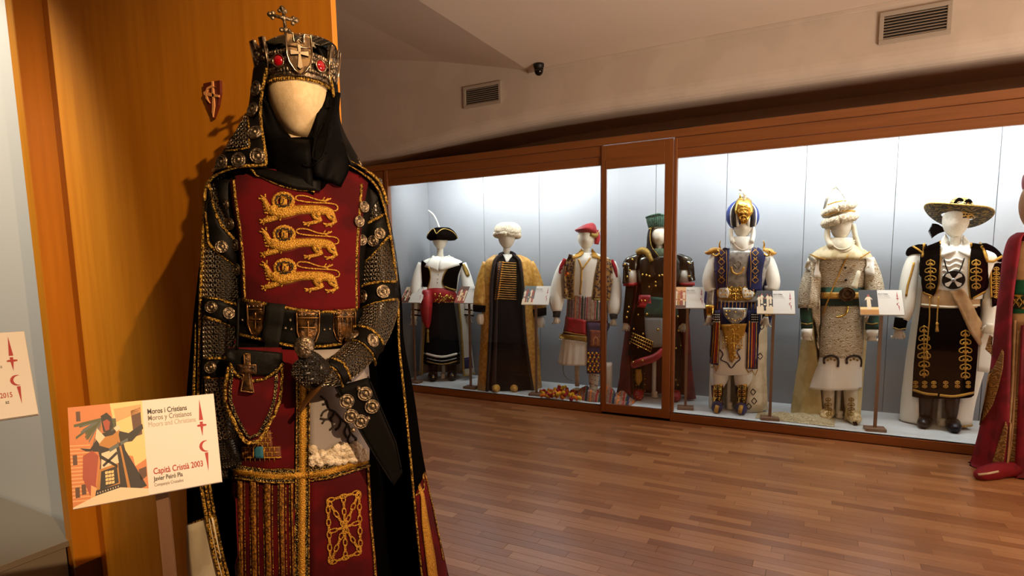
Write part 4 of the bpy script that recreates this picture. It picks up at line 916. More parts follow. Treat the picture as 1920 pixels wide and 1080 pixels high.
# card of the neighbouring niche at the left edge
TR2, BR2 = Vector((-1.8379, .7222, 1.3406)), Vector((-1.7508, .6977, 1.1335)); e2 = Vector((.2208, .9751, -.0227)); cw2, ch2 = .30, .226
BL2 = BR2 - e2 * cw2; Rb2 = basis(e2, TR2 - BR2); pt2 = BL2 + e2 * cw2 * .40 + (TR2 - BR2) * .3 + Rb2.to_3x3() @ Vector((0, .03, 0)); sb2 = Vector((pt2.x, pt2.y, 0)); rz2 = math.atan2(e2.y, e2.x)
s2 = stand('info_stand', sb2, pt2, 'card stand cut off by the left edge, showing 2015 in red', rz=rz2, th=.012, bw=.22)
card(s2, cw2, ch2, PM, photo_knight, [('Moros i Cristians', .0175, cw2 * .505, ch2 * .845, 'ink', .0004), ('Compa\u00f1\u00eda', .013, cw2 * .70, ch2 * .58, 'grey1', .0002), ('Capit\u00e0 2015', .0185, cw2 * .655, ch2 * .235, 'red', .0004), ('az', .0135, cw2 * .80, ch2 * .165, 'ink', .0002)], frac=.475, Rm=Matrix.Rotation(-rz2, 4, 'Z') @ Rb2, loc=Matrix.Rotation(-rz2, 4, 'Z') @ (BL2 - sb2))
# six small stands in the display case
def photo_small(kind):
    def f(mb, w, h):
        r2 = random.Random(kind * 7 + 3); bg = [(4, 7), (7, 5), (9, 4), (2, 7), (3, 4), (3, 8)][kind]
        rect(mb, 0, 0, w, h, -.0003, bg[0]); rect(mb, 0, 0, w, h * .3, -.0004, bg[1])
        cols = [[5, 3, 4], [5, 4, 8], [4, 5, 9], [5, 4, 6], [4, 4, 3], [4, 4, 0]][kind]
        for k in range(5 if kind != 5 else 1):
            cx = w * (.14 + .18 * k) if kind != 5 else w * .5; s_ = .9 if kind != 5 else 1.5; c1 = cols[k % 3]; top = h * (.78 + .1 * math.sin(k * 2.3))
            flat(mb, [(cx - .010 * s_, h * .12), (cx + .010 * s_, h * .12), (cx + .009 * s_, top - .03), (cx + .018 * s_, top - .045), (cx + .016 * s_, top - .03), (cx + .006 * s_, top - .012), (cx - .006 * s_, top - .012), (cx - .016 * s_, top - .03), (cx - .018 * s_, top - .05), (cx - .009 * s_, top - .035)], -.0005 - k * .0001, c1)
            flat(mb, [(cx + .006 * s_ * math.cos(a * PI / 4), top - .004 + .008 * s_ * math.sin(a * PI / 4)) for a in range(8)], -.0012, 5); rect(mb, cx - .010 * s_, h * .36, cx + .010 * s_, h * .42, -.0012, cols[(k + 1) % 3])
        if kind in (2, 3): rect(mb, 0, h * .82, w, h, -.0005, 0 if kind == 3 else 9)
        if kind == 5: rect(mb, 0, 0, w, h * .2, -.0013, 6)
    return f
SL = ['information card stand partly hidden by the crowned costume', 'card stand in front of the black tricorn hat costume, red and white photo', 'card stand right of the gold coat costume, blue sky photo', 'card stand just right of the case door post, orange photo', 'card stand right of the blue turban costume, black and white clad figures photo', 'card stand between the ivory brocade and the wide hat costumes, dark photo']
CD = [(752, 539, 793, 567, 779, 722), (853, 538, 900, 568, 883, 728), (982, 537, 1030, 571, 1006, 745), (1267, 539, 1320, 577, 1285, 765), (1425, 546, 1490, 588, 1443, 788), (1618, 545, 1695, 590, 1640, 805)]
small_texts = [('Moros i Cristians', .015, .148, .185, 'ink', .0003), ('Moros y Cristianos', .015, .148, .168, 'grey1', 0), ('Moors and Christians', .015, .148, .151, 'grey2', 0)]
tx = [(text_mesh(t[0], t[1], M[t[4]], bold=t[5]), t) for t in small_texts]
for k, (xl, yt, xr, yb, sx0, sy0) in enumerate(CD):
    b = on_z(sx0, sy0, .085); Y = max(b.y, 5.45); b = on_y(sx0, sy0, Y); b.z = .075
    a, c = on_y(xl, yt, Y), on_y(xr, yt, Y); d = on_y(xr, yb, Y); cw3 = .30; ch3 = .226; w_ = (c.x - a.x); rz = -.0 if k < 5 else -.06
    if w_ < .28: cw3 = .30; 
    cosr = min(1, w_ / .30); ang = math.acos(cosr) * (1 if k in (3, 4) else 1) * .6
    hv = (c.z - d.z); tilt = math.acos(min(1, hv / ch3)) 
    mid_ = Vector(((a.x + c.x) / 2, Y - .0, d.z)); rz = ang if k < 3 else ang * .6
    exx = Vector((math.cos(rz), math.sin(rz), 0)); ezz = Vector((-math.sin(rz) * -math.sin(tilt) * -1, math.cos(rz) * math.sin(tilt), math.cos(tilt)))
    BLk = mid_ - exx * cw3 / 2 - Vector((0, .05, 0)); top = Vector((b.x + (mid_.x - b.x) * .0, Y + .01, d.z + .03))
    st_ = stand('info_stand', b, top, SL[k], 'information card stands in the display case', bw=.15, rz=rz, th=.012)
    cdo = card(st_, cw3, ch3, PM, photo_small(k), [], .43, Rm=Matrix.Rotation(-rz, 4, 'Z') @ basis(exx, ezz), loc=Matrix.Rotation(-rz, 4, 'Z') @ (BLk - b))
    for me, t in tx: o = link('lettering', me, cdo); o.matrix_local = Matrix.Translation((t[2] - .013, -.0006, t[3])) @ Matrix.Rotation(PI / 2, 4, 'X') @ Matrix.Diagonal((.66, 1, 1, 1))
# ================================================================ COSTUMES IN THE DISPLAY CASE
M.update(
    navy=mat('navy_velvet', (14, 18, 62), (20, 26, 84), scale=10, rough=.85, sheen=.1), blackc=mat('black_cloth', (8, 8, 10), (12, 11, 13), scale=10, rough=.85, spec=.1),
    redc=mat('red_satin', (170, 16, 26), (140, 8, 18), scale=9, rough=.5), goldc=mat('ochre_brocade', (176, 124, 36), (208, 160, 72), scale=26, thr=(.42, .58), rough=.5, bump=.2, bscale=60),
    olive=mat('old_gold_braid', (120, 92, 32), (176, 142, 62), scale=160, rough=.45, metal=.4, bump=.4, bscale=200), brocade=mat('ivory_gold_brocade', (216, 208, 188), (158, 134, 94), kind='swirl', scale=26, thr=(.4, .62), rough=.5, metal=0, metal2=.3, bump=.3, bkind='same'),
    silver=mat('silver_lame', (190, 188, 182), (150, 148, 144), scale=24, rough=.35, metal=.5), tan=mat('tan_satin', (176, 140, 96), (156, 120, 78), scale=8, rough=.5), brown=mat('brown_fur', (46, 30, 24), (20, 14, 14), scale=40, rough=.9, bump=.6, bscale=120),
    orange=mat('orange_wool', (230, 120, 16), rough=.9, bump=.6, bscale=200), yellow=mat('yellow_wool', (222, 176, 20), rough=.9, bump=.6, bscale=200), crimson=mat('crimson_wool', (160, 14, 26), rough=.9, bump=.6, bscale=200),
    green=mat('dark_green_velvet', (14, 44, 30), (22, 66, 44), scale=12, rough=.8), steel=mat('dark_steel', (70, 70, 66), (110, 108, 100), scale=12, rough=.22, metal=.95), pole=M['mann'], boot=mat('black_boot', (12, 10, 10), rough=.35, spec=.3),
    tulle=mat('dark_tulle', (14, 12, 14), (20, 17, 20), scale=5, rough=.8, spec=.1), furc=mat('cream_fur', (226, 212, 186), (178, 158, 126), scale=70, rough=.95, bump=1, bscale=110))
dome_l = domemesh('gold_stud', .012, M['goldm'], 10); dome_m = domemesh('gold_stud_small', .008, M['goldm'], 8)
def leg(f, x0, y0, x1, y1, w0, w1, m, sm=None, slen=.15, sw=None, toe=0, curl=0, name='leg', dx=0):
    f.tube(name, [(x0, y0, w0, .02), ((x0 + x1) / 2, (y0 + y1) / 2, (w0 * .45 + w1 * .55) * 1.05, .015), (x1, y1 - 6, w1, .03), (x1, y1, w1 * .95, .03)], m, 3, 12, reg='legs')
    p = f.P(x1, y1, 0); r = (sw or w1 * .62) / f.ppm; c = [(p.x, .075, r * .8, r * .8), (p.x, .03, r * 1.0, r), (p.x + dx * .4, -.03, r * .95, r * .98), (p.x + dx, .02 - slen * .7, r * .72, r * .95), (p.x + dx * 1.1, .02 - slen, r * .55 + curl, r * (.35 if curl else .6))]
    c = catmull(c, 3); V, F = tubevf([(q[0], q[1], max(q[2], q[3] * .9)) for q in c], [q[3] for q in c], 12)
    V = [Vector((v.x, v.y, max(.001, v.z))) for v in V]; return f.add('shoe', V, F, sm or m, None, True, 'shoes')
def pole(f, x, y0, y1, w):
    f.tube('support_pole', [(x, y0, w, .05), (x + (1110 - x) / 9500 * (y1 - y0), y1 - 8, w, .05)], M['pole'], 1, 10)
    p = f.P(x, y1, .05); V, F = lathevf([(w / f.ppm * .8, .001), (w / f.ppm * .85, .02), (w / f.ppm * .6, .035), (w / f.ppm * .75, .06), (w / f.ppm * .5, .07)], 14); f.add('pole_foot', [Vector(v) + Vector((p.x, .05, 0)) for v in V], F, M['pole'])
def blobs(f, name, pts, r, m, on=None, off=.002, parent=None, fl=.7):
    mb = MB()
    for p in pts: h, n = f.hit(p[0], p[1], on, off); q = r * (p[2] if len(p) > 2 else 1); V, F = blobvf(h, (q, q * fl, q), 8, 5); mb.add(V, F)
    mb.build(name, m, parent or f.root, True)
def tassel(f, x, y0, y1, w, m, yo=-.18):
    f.tube('tassel', [(x, y0, w * .5, yo), (x, y0 + (y1 - y0) * .22, w * .9, yo), (x, y0 + (y1 - y0) * .3, w * .55, yo), (x, y1, w, yo)], m, 3, 10)
def scroll(f, cx, cy, w, h, r, m, on, parent=None, flip=1, name='scroll_embroidery'):
    """symmetrical floral scroll of stitched loops"""
    mb = MB(); n = max(2, int(h / (w * .6)))
    for k in range(n):
        y = cy + h * (k + .5) / n; s = w * (.5 - .22 * abs((k + .5) / n - .5) * 2)
        for sg in (-1, 1): f.stroke('x', [(cx, y - h / n * .4), (cx + sg * s * .9, y - h / n * .2), (cx + sg * s, y + h / n * .15), (cx + sg * s * .45, y + h / n * .25), (cx + sg * s * .35, y), (cx, y + h / n * .45)], r, None, on, .002, step=2.5, sub=3, n=5, mb=mb)
    f.stroke('x', [(cx, cy), (cx, cy + h)], r, None, on, .002, step=3, n=5, mb=mb)
    return mb.build(name, m, parent or f.root, True)
G_ = 'costumed mannequins in the long display case'
# ---------------------------------------------------------------- 1 black tricorn
f = Fig('mannequin', 'mannequin in black tricorn hat, red sash and black skirt, leftmost in the display case', 829, 712, plane=.075, group=G_)
leg(f, 812, 660, 812, 712, 20, 15, M['blackc'], M['boot'], .14); leg(f, 846, 660, 848, 712, 20, 15, M['blackc'], M['boot'], .14, dx=-.01); pole(f, 831, 670, 713, 7)
for p in ((812, 707), (849, 704)): o = f.stamp('buckle', dome_l, p[0], p[1], ['shoes', 'legs'], .002)
f.head(825, 430, 467, 28, neck=(484, 13, 0))
sh = f.loft('shirt', [(481, 815, 839, .8), (486, 800, 858, .55), (494, 790, 868, .55), (515, 791, 862, .6), (545, 794, 857, .6), (560, 797, 855, .6)], M['white'], reg='torso')
for x in (822, 823): pass
f.sheet('collar', [(812, 478), (804, 490), (797, 500)], [(826, 484), (822, 500), (822, 509)], M['white'], ['torso', 'neck', 'head'], .008, 6, 5, .005); f.sheet('collar', [(826, 488), (822, 500), (823, 509)], [(842, 478), (854, 488), (861, 497)], M['white'], ['torso', 'neck', 'head'], .010, 6, 5, .005)
blobs(f, 'button', [(822, 515), (821, 523), (820, 530)], .006, M['pewter'], ['torso'])
v1 = f.sheet('vest', [(791, 488), (792, 515), (793, 548)], [(805, 498), (807, 520), (800, 548)], M['velvetk'], ['torso'], .006, 10, 5, .006, reg='vest'); f.sheet('vest_front', [(842, 500), (833, 514), (829, 530), (836, 540), (852, 544)], [(867, 492), (858, 515), (856, 530), (855, 540), (854, 546)], M['velvetk'], ['torso'], .006, 10, 6, .006, v1, reg='vest')
f.stroke('braid', [(804, 500), (807, 520), (801, 545)], .010, M['olive'], ['vest', 'torso'], .004, v1, sub=2); f.stroke('braid', [(842, 500), (833, 514), (830, 530), (837, 539), (854, 544)], .012, M['olive'], ['vest', 'torso'], .004, v1, sub=3)
f.tube('sleeve', [(792, 494, 16, 0), (785, 515, 20, 0), (781, 545, 24, -.01), (782, 570, 22, -.03), (778, 586, 15, -.05), (775, 598, 12, -.06)], M['white'], 3, 14, reg='sl'); f.tube('sleeve', [(866, 494, 16, 0), (874, 520, 20, 0), (880, 550, 25, -.01), (882, 572, 22, -.03), (880, 586, 16, -.04), (879, 594, 12, -.05)], M['white'], 3, 14, reg='sr')
for r_, xs_ in (('sl', (772, 790)), ('sr', (871, 889))):
    for y in (580, 590): f.stroke('cuff_band', [(xs_[0], y), (xs_[1], y + 2)], .010, M['velvetk'], [r_], .001)
put_hand(f, 'hand', 775, 596, -.06, .13, M['mann'], (.15, .1, 0), .35, 1); put_hand(f, 'hand', 879, 592, -.05, .13, M['mann'], (.15, -.05, 0), .35, -1)
f.sheet('epaulette', [(866, 496), (872, 512), (876, 519)], [(870, 494), (877, 508), (880, 517)], M['olive'], ['sr', 'torso'], .004, 5, 3, .008)
sk = f.loft('skirt', [(560, 803, 850, .7), (600, 799, 856, .7), (640, 796, 860, .68), (665, 794, 862, .66), (681, 794, 862, .66)], M['blackc'], folds=9, amp=.02, reg='sk')
f.stroke('hem_band', [(795, 662), (828, 669), (861, 662)], .015, M['white'], ['sk'], .001, sk, sub=4); f.stroke('hem_band', [(795, 670), (828, 677), (861, 670)], .006, M['silver'], ['sk'], .001, sk, sub=4); f.stroke('hem_band', [(795, 676), (828, 683), (861, 676)], .007, M['olive'], ['sk'], .001, sk, sub=4)
ss = f.loft('sash', [(538, 796, 852, .68), (548, 795, 856, .72), (560, 797, 855, .72), (567, 804, 850, .7)], M['redc'], folds=5, amp=.02, reg='sash')
f.tube('sash_tail', [(800, 545, 16, -.12), (800, 565, 21, -.15), (799, 590, 20, -.15), (801, 606, 13, -.14), (802, 615, 5, -.14)], M['redc'], 3, 12); f.tube('sash_tail', [(796, 550, 12, -.09), (795, 580, 14, -.11), (796, 605, 8, -.11)], M['redc'], 3, 10); tassel(f, 802, 617, 642, 6, M['olive'], -.14)
rb = random.Random(3); blobs(f, 'gold_belt_ornament', [(rb.uniform(815, 849), rb.uniform(551, 568), rb.uniform(.6, 1.4)) for _ in range(44)], .010, M['goldm'], ['sash', 'sk'])
ct = f.wrap('coat', [(560, 793, 872, 800, 858, .6, .03), (600, 790, 878, 797, 862, .6, .03), (660, 787, 884, 793, 866, .55, .03), (700, 786, 888, 792, 868, .55, .03)], mat('pale_coat', (186, 176, 160), rough=.8), 3, 30, .008, folds=7, amp=.04, reg='coat')
f.line('coat_braid', [p + Vector((.006, -.004, 0)) for p in f.eR], .014, M['olive'], ct); f.line('coat_braid', f.eL, .010, M['olive'], ct); f.line('coat_hem', f.hemline, .012, M['olive'], ct)
f.sheet('blue_hem_band', [(868, 672), (884, 668)], [(868, 692), (886, 690)], M['navy'], ['coat'], .003, 3, 3, .003, ct)
ht = f.loft('hat_brim', [(427, 816, 842, 1.2, .02), (431, 808, 849, 1.1, .01), (438, 802, 855, .95), (446, 800, 858, .85), (451, 807, 851, .8), (446, 812, 843, .8)], M['velvetk'], 3, 32, reg='hat', pw=1.7)
f.stroke('hat_braid', [(801, 444), (805, 435), (813, 429), (818, 438), (824, 433), (833, 429), (846, 433), (854, 440), (858, 447)], .007, M['olive'], ['hat'], .001, ht, sub=3); f.tube('plume', [(824, 428, 3, -.02), (819, 414, 2.6, -.02), (812, 402, 3, -.02), (803, 394, 1.2, -.02)], M['white'], 3, 6)
# ---------------------------------------------------------------- 2 white turban, gold coat
f = Fig('mannequin', 'mannequin in white turban and long ochre gold coat with gold striped black tunic', 955, 728, plane=.075, group=G_)
f.head(950, 425, 466, 31, neck=(486, 14, 0))
f.loft('robe', [(477, 938, 964, .8), (483, 925, 980, .6), (492, 912, 992, .55), (515, 914, 994, .6), (563, 918, 984, .62), (600, 916, 986, .6), (660, 912, 992, .6), (727, 908, 1004, .55)], M['tulle'], folds=8, amp=.02, reg='torso')
f.loft('turban', [(417, 943, 962, 1.1, .02), (420, 934, 970, 1.1, .02), (427, 928, 976, 1.1, .02), (436, 927, 977, 1.1, .01), (442, 932, 973, 1.1)], M['fur'], 4, 30, folds=4, amp=.03, noise=.04, reg='tb')
rg = [f.P(951 + 22 * math.sin(a), 441 + 1 * math.sin(a) * 1 - 2 * math.cos(a), 0) * 1 + Vector((0, .01 - .135 * math.cos(a), 0)) for a in [2 * PI * k / 28 for k in range(29)]]
f.line('turban_roll', rg, .030, M['fur'], None, 12)
f.sheet('shirt_collar', [(943, 478), (947, 486), (949, 492)], [(963, 478), (956, 486), (952, 492)], M['white'], ['torso', 'neck'], .006, 5, 4, .004)
mb = MB(); mk2 = []
for k in range(17):
    y = 492 + k * 4.25; f.stroke('x', [(936 - k * .4, y - 1), (950, y + .6), (968, y + 1.5)], .0052, None, ['torso'], .003, step=4, sub=2, n=5, mb=mb); mk2.append((943 - k * .6, y, 1)) ; mk2.append((937 - k * .5, y + .5, .7))
mb.build('gold_braid_row', M['goldc'], f.root, True, kind='stuff'); blobs(f, 'braid_knots', mk2, .010, mat('amber_knot', (226, 150, 24), rough=.5), ['torso'], .006)
ct = f.wrap('coat', [(478, 926, 976, 938, 964, .7, .01), (486, 914, 992, 928, 974, .62), (500, 906, 1000, 924, 978, .62), (540, 904, 1003, 920, 982, .62), (600, 902, 1006, 919, 984, .6), (660, 898, 1010, 916, 990, .6), (728, 894, 1014, 912, 1000, .58)], M['goldc'], 3, 40, .010, folds=7, amp=.03, reg='coat')
f.line('fur_edge', [p + Vector((.012, -.005, 0)) for p in f.eL], .018, M['brown'], ct, 8); f.line('fur_edge', [p + Vector((-.012, -.005, 0)) for p in f.eR], .016, M['brown'], ct, 8)
f.line('fur_collar', [f.eL[0] + Vector((.0, 0, .0)), f.P(943, 476, .0), f.P(950, 473, .07), f.P(960, 475, 0), f.eR[0]], .024, M['brown'], ct, 8)
f.sheet('fur_lining', [(932, 492), (930, 560), (926, 650), (922, 726)], [(941, 492), (934, 560), (932, 650), (930, 726)], mat('dark_sheen_fur', (52, 34, 30), rough=.8), ['torso'], .004, 14, 3, .006)
f.tube('sleeve', [(914, 492, 18, 0), (908, 520, 25, 0), (903, 550, 28, -.02), (901, 574, 28, -.04)], M['goldc'], 3, 16, reg='sl'); f.tube('sleeve', [(992, 492, 18, 0), (1001, 520, 26, 0), (1007, 550, 30, -.02), (1010, 580, 28, -.04)], M['goldc'], 3, 16, reg='sr')
f.tube('cuff', [(901, 573, 29, -.04), (900, 585, 26, -.05)], M['velvetk'], 1, 14); f.tube('cuff', [(1010, 579, 29, -.04), (1012, 593, 25, -.05)], M['velvetk'], 1, 14)
for x, y, s_ in ((901, 588, 1), (1014, 594, -1)):
    f.loft('lace_ruffle', [(y, x - 6, x + 6, 1, -.06), (y + 10, x - 8, x + 8, 1, -.06), (y + 20, x - 5, x + 6, 1, -.06)], M['white'], 3, 20, folds=7, amp=.12); put_hand(f, 'hand', x + 1, y + 6, -.06, .12, M['mann'], (.15, 0, 0), .4, s_)
for x, dx in ((933, -.02), (961, .02)):
    p = f.P(x, 726, -.05); c = catmull([(p.x, -.02, .03, .05), (p.x + dx * .5, -.10, .035, .055), (p.x + dx, -.18, .03, .038), (p.x + dx, -.23, .035, .012)], 4); V, F = tubevf([q[:3] for q in c], [q[3] for q in c], 12); f.add('slipper', [Vector((v.x, v.y, max(.001, v.z))) for v in V], F, M['goldc'])
# ---------------------------------------------------------------- 3 red beret
f = Fig('mannequin', 'mannequin in red beret, white shirt and striped waistcloth, left of the case door', 1098, 742, plane=.075, group=G_)
f.head(1099, 425, 467, 31, neck=(484, 15, 0)); pole(f, 1082, 660, 732, 9)
bt_ = f.loft('beret', [(418, 1106, 1112, 1.2), (421, 1096, 1116, 1.4), (426, 1086, 1118, 1.4), (431, 1078, 1119, 1.2), (435, 1082, 1120, 1.1), (439, 1094, 1121, 1.0)], M['redc'], 4, 28, folds=5, amp=.04, reg='hat')
f.tube('beret_flap', [(1117, 432, 10, -.02), (1120, 446, 11, -.02), (1118, 458, 8, -.02)], M['redc'], 3, 10); f.tube('beret_band', [(1107, 439, 7, -.09), (1116, 442, 9, -.06), (1120, 436, 7, -.02)], M['olive'], 3, 8); f.tube('feather', [(1118, 436, 4, -.03), (1124, 434, 3, -.03), (1127, 426, 2, -.03)], M['cream'], 3, 6)
f.loft('shirt', [(474, 1086, 1116, .8), (480, 1070, 1134, .6), (490, 1060, 1146, .56), (515, 1061, 1145, .6), (555, 1065, 1138, .62), (565, 1064, 1138, .62)], M['white'], folds=6, amp=.012, reg='torso')
f.sheet('gold_collar', [(1091, 465), (1080, 478), (1072, 487)], [(1096, 473), (1092, 480), (1085, 483)], M['goldf'], ['torso', 'neck'], .008, 5, 4, .005); f.sheet('gold_collar', [(1108, 470), (1110, 478), (1109, 483)], [(1111, 465), (1118, 478), (1127, 487)], M['goldf'], ['torso', 'neck'], .008, 5, 4, .005)
f.stroke('orange_braid', [(1085, 486), (1089, 496), (1091, 505), (1090, 530), (1088, 552)], .010, M['goldc'], ['torso'], .003); f.stroke('orange_braid', [(1107, 484), (1098, 496), (1091, 506)], .010, M['goldc'], ['torso'], .003)
emb = mat('dark_floral_embroidery', (54, 24, 34), (150, 110, 48), kind='voronoi', scale=42, thr=(.5, .2), rough=.8)
for A, B in (([(1067, 476), (1059, 500), (1057, 558)], [(1078, 482), (1076, 520), (1075, 561)]), ([(1123, 482), (1116, 520), (1111, 561)], [(1146, 488), (1150, 520), (1143, 562)])):
    v = f.sheet('waistcoat', A, B, emb, ['torso'], .006, 12, 6, .006, reg='vest'); f.stroke('gold_edge', A if A[0][0] > 1100 else B, .010, M['olive'], ['vest', 'torso'], .004, v); f.stroke('gold_hem', [A[-1], B[-1]], .009, M['olive'], ['vest', 'torso'], .004, v)
    blobs(f, 'bead_fringe', [(A[-1][0] + (B[-1][0] - A[-1][0]) * k / 6, A[-1][1] + 3) for k in range(7)], .006, M['white'], ['torso'], .006, v)
blobs(f, 'orange_tufts', [(1058, 491, 1.3), (1054, 498), (1062, 514), (1066, 513), (1060, 516)], .014, M['orange'], ['torso', 'vest'], .01); blobs(f, 'red_tufts', [(1053, 503), (1050, 511), (1060, 511)], .013, M['crimson'], ['torso', 'vest'], .012)
f.tube('shoulder_ribbon', [(1060, 486, 8, -.04), (1052, 500, 6, -.05), (1049, 512, 4, -.05)], M['crimson'], 3, 8); f.tube('shoulder_ribbon', [(1146, 488, 8, -.04), (1153, 502, 7, -.05), (1156, 520, 5, -.05)], M['crimson'], 3, 8)
f.tube('sleeve', [(1060, 492, 16, 0), (1052, 512, 22, 0), (1046, 540, 27, -.01), (1044, 566, 27, -.03), (1044, 584, 18, -.05)], M['white'], 3, 16, reg='sl'); f.tube('sleeve', [(1146, 492, 16, 0), (1152, 515, 22, 0), (1153, 550, 25, -.01), (1151, 578, 25, -.03), (1150, 590, 16, -.05)], M['white'], 3, 16, reg='sr')
f.tube('cuff', [(1044, 583, 15, -.05), (1043, 595, 13, -.06)], M['brown'], 1, 12); f.tube('cuff', [(1150, 588, 15, -.05), (1151, 598, 13, -.06)], M['brown'], 1, 12)
put_hand(f, 'hand', 1043, 594, -.06, .12, M['mann'], (.15, .05, 0), .5, 1); put_hand(f, 'hand', 1151, 598, -.06, .12, M['mann'], (.15, 0, 0), .5, -1)
ws = f.loft('waistcloth', [(553, 1064, 1136, .62), (570, 1063, 1138, .64), (600, 1061, 1140, .66)], mat('striped_cloth_tan', (150, 122, 104), (128, 100, 86), scale=40, rough=.85), folds=9, amp=.015, reg='ws')
for x, m_ in ((1067, 'green'), (1064, 'crimson'), (1072, 'navy'), (1079, 'orange'), (1087, 'crimson'), (1092, 'green'), (1097, 'navy'), (1101, 'crimson'), (1109, 'tan'), (1116, 'crimson'), (1120, 'green'), (1125, 'navy')): f.stroke('stripe', [(x + 1, 555), (x, 575), (x - 1, 600)], .008 if m_ == 'green' else .004, M[m_], ['ws'], .001, ws, flat=.3)
f.loft('breeches', [(592, 1061, 1139, .62), (612, 1058, 1140, .62), (630, 1054, 1136, .62)], M['velvetr'], folds=2, amp=.02, reg='br')
f.loft('white_skirt', [(620, 1056, 1138, .6), (640, 1053, 1136, .62), (662, 1050, 1134, .64), (681, 1047, 1130, .64)], M['white'], folds=20, amp=.03, n=80, reg='ws2')
f.sheet('red_cloth', [(1062, 594), (1060, 610), (1060, 623)], [(1099, 600), (1099, 612), (1100, 628)], M['redc'], ['br', 'ws'], .006, 6, 6, .004, reg='rc'); f.stroke('gold_border', [(1058, 622), (1078, 626), (1100, 629)], .005, M['goldf'], ['br', 'rc', 'ws2'], .008)
bd = f.sheet('embroidered_border', [(1050, 626), (1048, 634)], [(1101, 631), (1101, 641)], M['olive'], ['br', 'ws2'], .008, 4, 10, .006, reg='bd'); blobs(f, 'bead_fringe', [(1049 + k * 3.4, 636 + k * .5) for k in range(16)], .006, M['white'], ['ws2'], .012, bd)
ap = f.sheet('purple_apron', [(1100, 604), (1101, 640), (1100, 700)], [(1140, 606), (1138, 640), (1134, 702)], mat('purple_felt', (52, 34, 66), (66, 40, 60), scale=20, rough=.9), ['br', 'ws2', 'ws'], .012, 12, 8, .006, reg='ap')
f.sheet('castle_motif', [(1106, 618), (1105, 650)], [(1130, 620), (1129, 652)], mat('russet_felt', (104, 44, 30), (128, 66, 34), scale=50, rough=.9), ['ap'], .002, 6, 5, .004, ap, reg='ap'); f.stroke('gold_gate', [(1113, 648), (1113, 636), (1117, 631), (1121, 636), (1121, 648)], .004, M['goldc'], ['ap'], .001, ap)
blobs(f, 'yellow_pompoms', [(1103 + (k % 4) * 7.5 + (k // 4 % 2) * 3, 662 + (k // 4) * 7.8) for k in range(20)], .0115, M['yellow'], ['ap'], .008, ap); blobs(f, 'orange_pompoms', [(1106.5 + (k % 4) * 7.5 - (k // 4 % 2) * 3, 665.5 + (k // 4) * 7.8) for k in range(20)], .009, M['orange'], ['ap'], .006, ap)
leg(f, 1114, 680, 1113, 740, 22, 15, M['white'], M['cream'], .14); leg(f, 1138, 680, 1140, 738, 20, 14, M['white'], M['cream'], .14)
for k in range(4): f.stroke('sandal_lace', [(1104, 700 + k * 9), (1122, 706 + k * 9)], .004, M['crimson'], ['legs'], .001)
f.line('thin_hoop', catmull([tuple(f.P(*p)) for p in ((1057, 678, .0), (1056, 695, -.02), (1062, 709, -.03), (1074, 714, -.03))], 4), .004, M['pewter'])
# ---------------------------------------------------------------- 4 green feathered armour
f = Fig('mannequin', 'mannequin in studded dark armour with green feathered helmet, behind the case door', 1228, 748, plane=.075, group=G_)
pole(f, 1227, 660, 752, 8); f.head(1236, 424, 461, 30, neck=(480, 15, 0))
f.loft('cuirass', [(474, 1222, 1252, .8), (482, 1200, 1272, .6), (495, 1194, 1280, .56), (520, 1196, 1276, .62), (548, 1200, 1266, .62), (575, 1194, 1268, .64)], M['steel'], reg='torso')
hd4 = f.wrap('hood', [(424, 1222, 1252, 1228, 1246, 1.1, .02), (430, 1216, 1256, 1221, 1252, 1.05, .01), (445, 1213, 1258, 1219, 1254, 1.0), (462, 1212, 1260, 1222, 1252, .95), (474, 1208, 1264, 1230, 1248, .9), (482, 1204, 1270, 1236, 1244, .8)], M['leather'], 3, 30, .006, reg='hood')
f.line('hood_edge', f.eL, .004, M['gold'], hd4); f.line('hood_edge', f.eR, .004, M['gold'], hd4)
rf = random.Random(9)
for k in range(17):
    a = -1.25 + k * .155; x0 = 1236 + 19 * math.sin(a); f.tube('feather', [(x0, 428 - 3 * math.cos(a), 5, -.07 * math.cos(a)), (x0 + 3 * math.sin(a), 414, 6.5, -.08 * math.cos(a)), (x0 + 4 * math.sin(a), 404 + abs(a) * 4, 6, -.08 * math.cos(a)), (x0 + 6 * math.sin(a) - 2, 400 + abs(a) * 6, 2.5, -.10 * math.cos(a))], mat('green_feather', (30, 62, 48), (54, 92, 74), scale=60, rough=.7, bump=.5, bscale=100), 3, 7)
f.stroke('helmet_band', [(1217, 430), (1226, 425), (1238, 424), (1250, 427), (1256, 431)], .008, M['goldm'], ['hood', 'head'], .003, sub=3)
f.loft('green_scarf', [(466, 1226, 1252, .9, -.02), (476, 1222, 1256, .9, -.03), (488, 1224, 1256, .8, -.04), (502, 1230, 1250, .7, -.05)], mat('sage_velvet', (50, 66, 48), (76, 92, 66), scale=18, rough=.8), 3, 26, folds=6, amp=.06, reg='scarf'); f.tube('fur_roll', [(1194, 474, 10, -.03), (1204, 470, 14, -.05), (1214, 474, 12, -.09), (1222, 490, 8, -.12)], M['olive'], 3, 10)
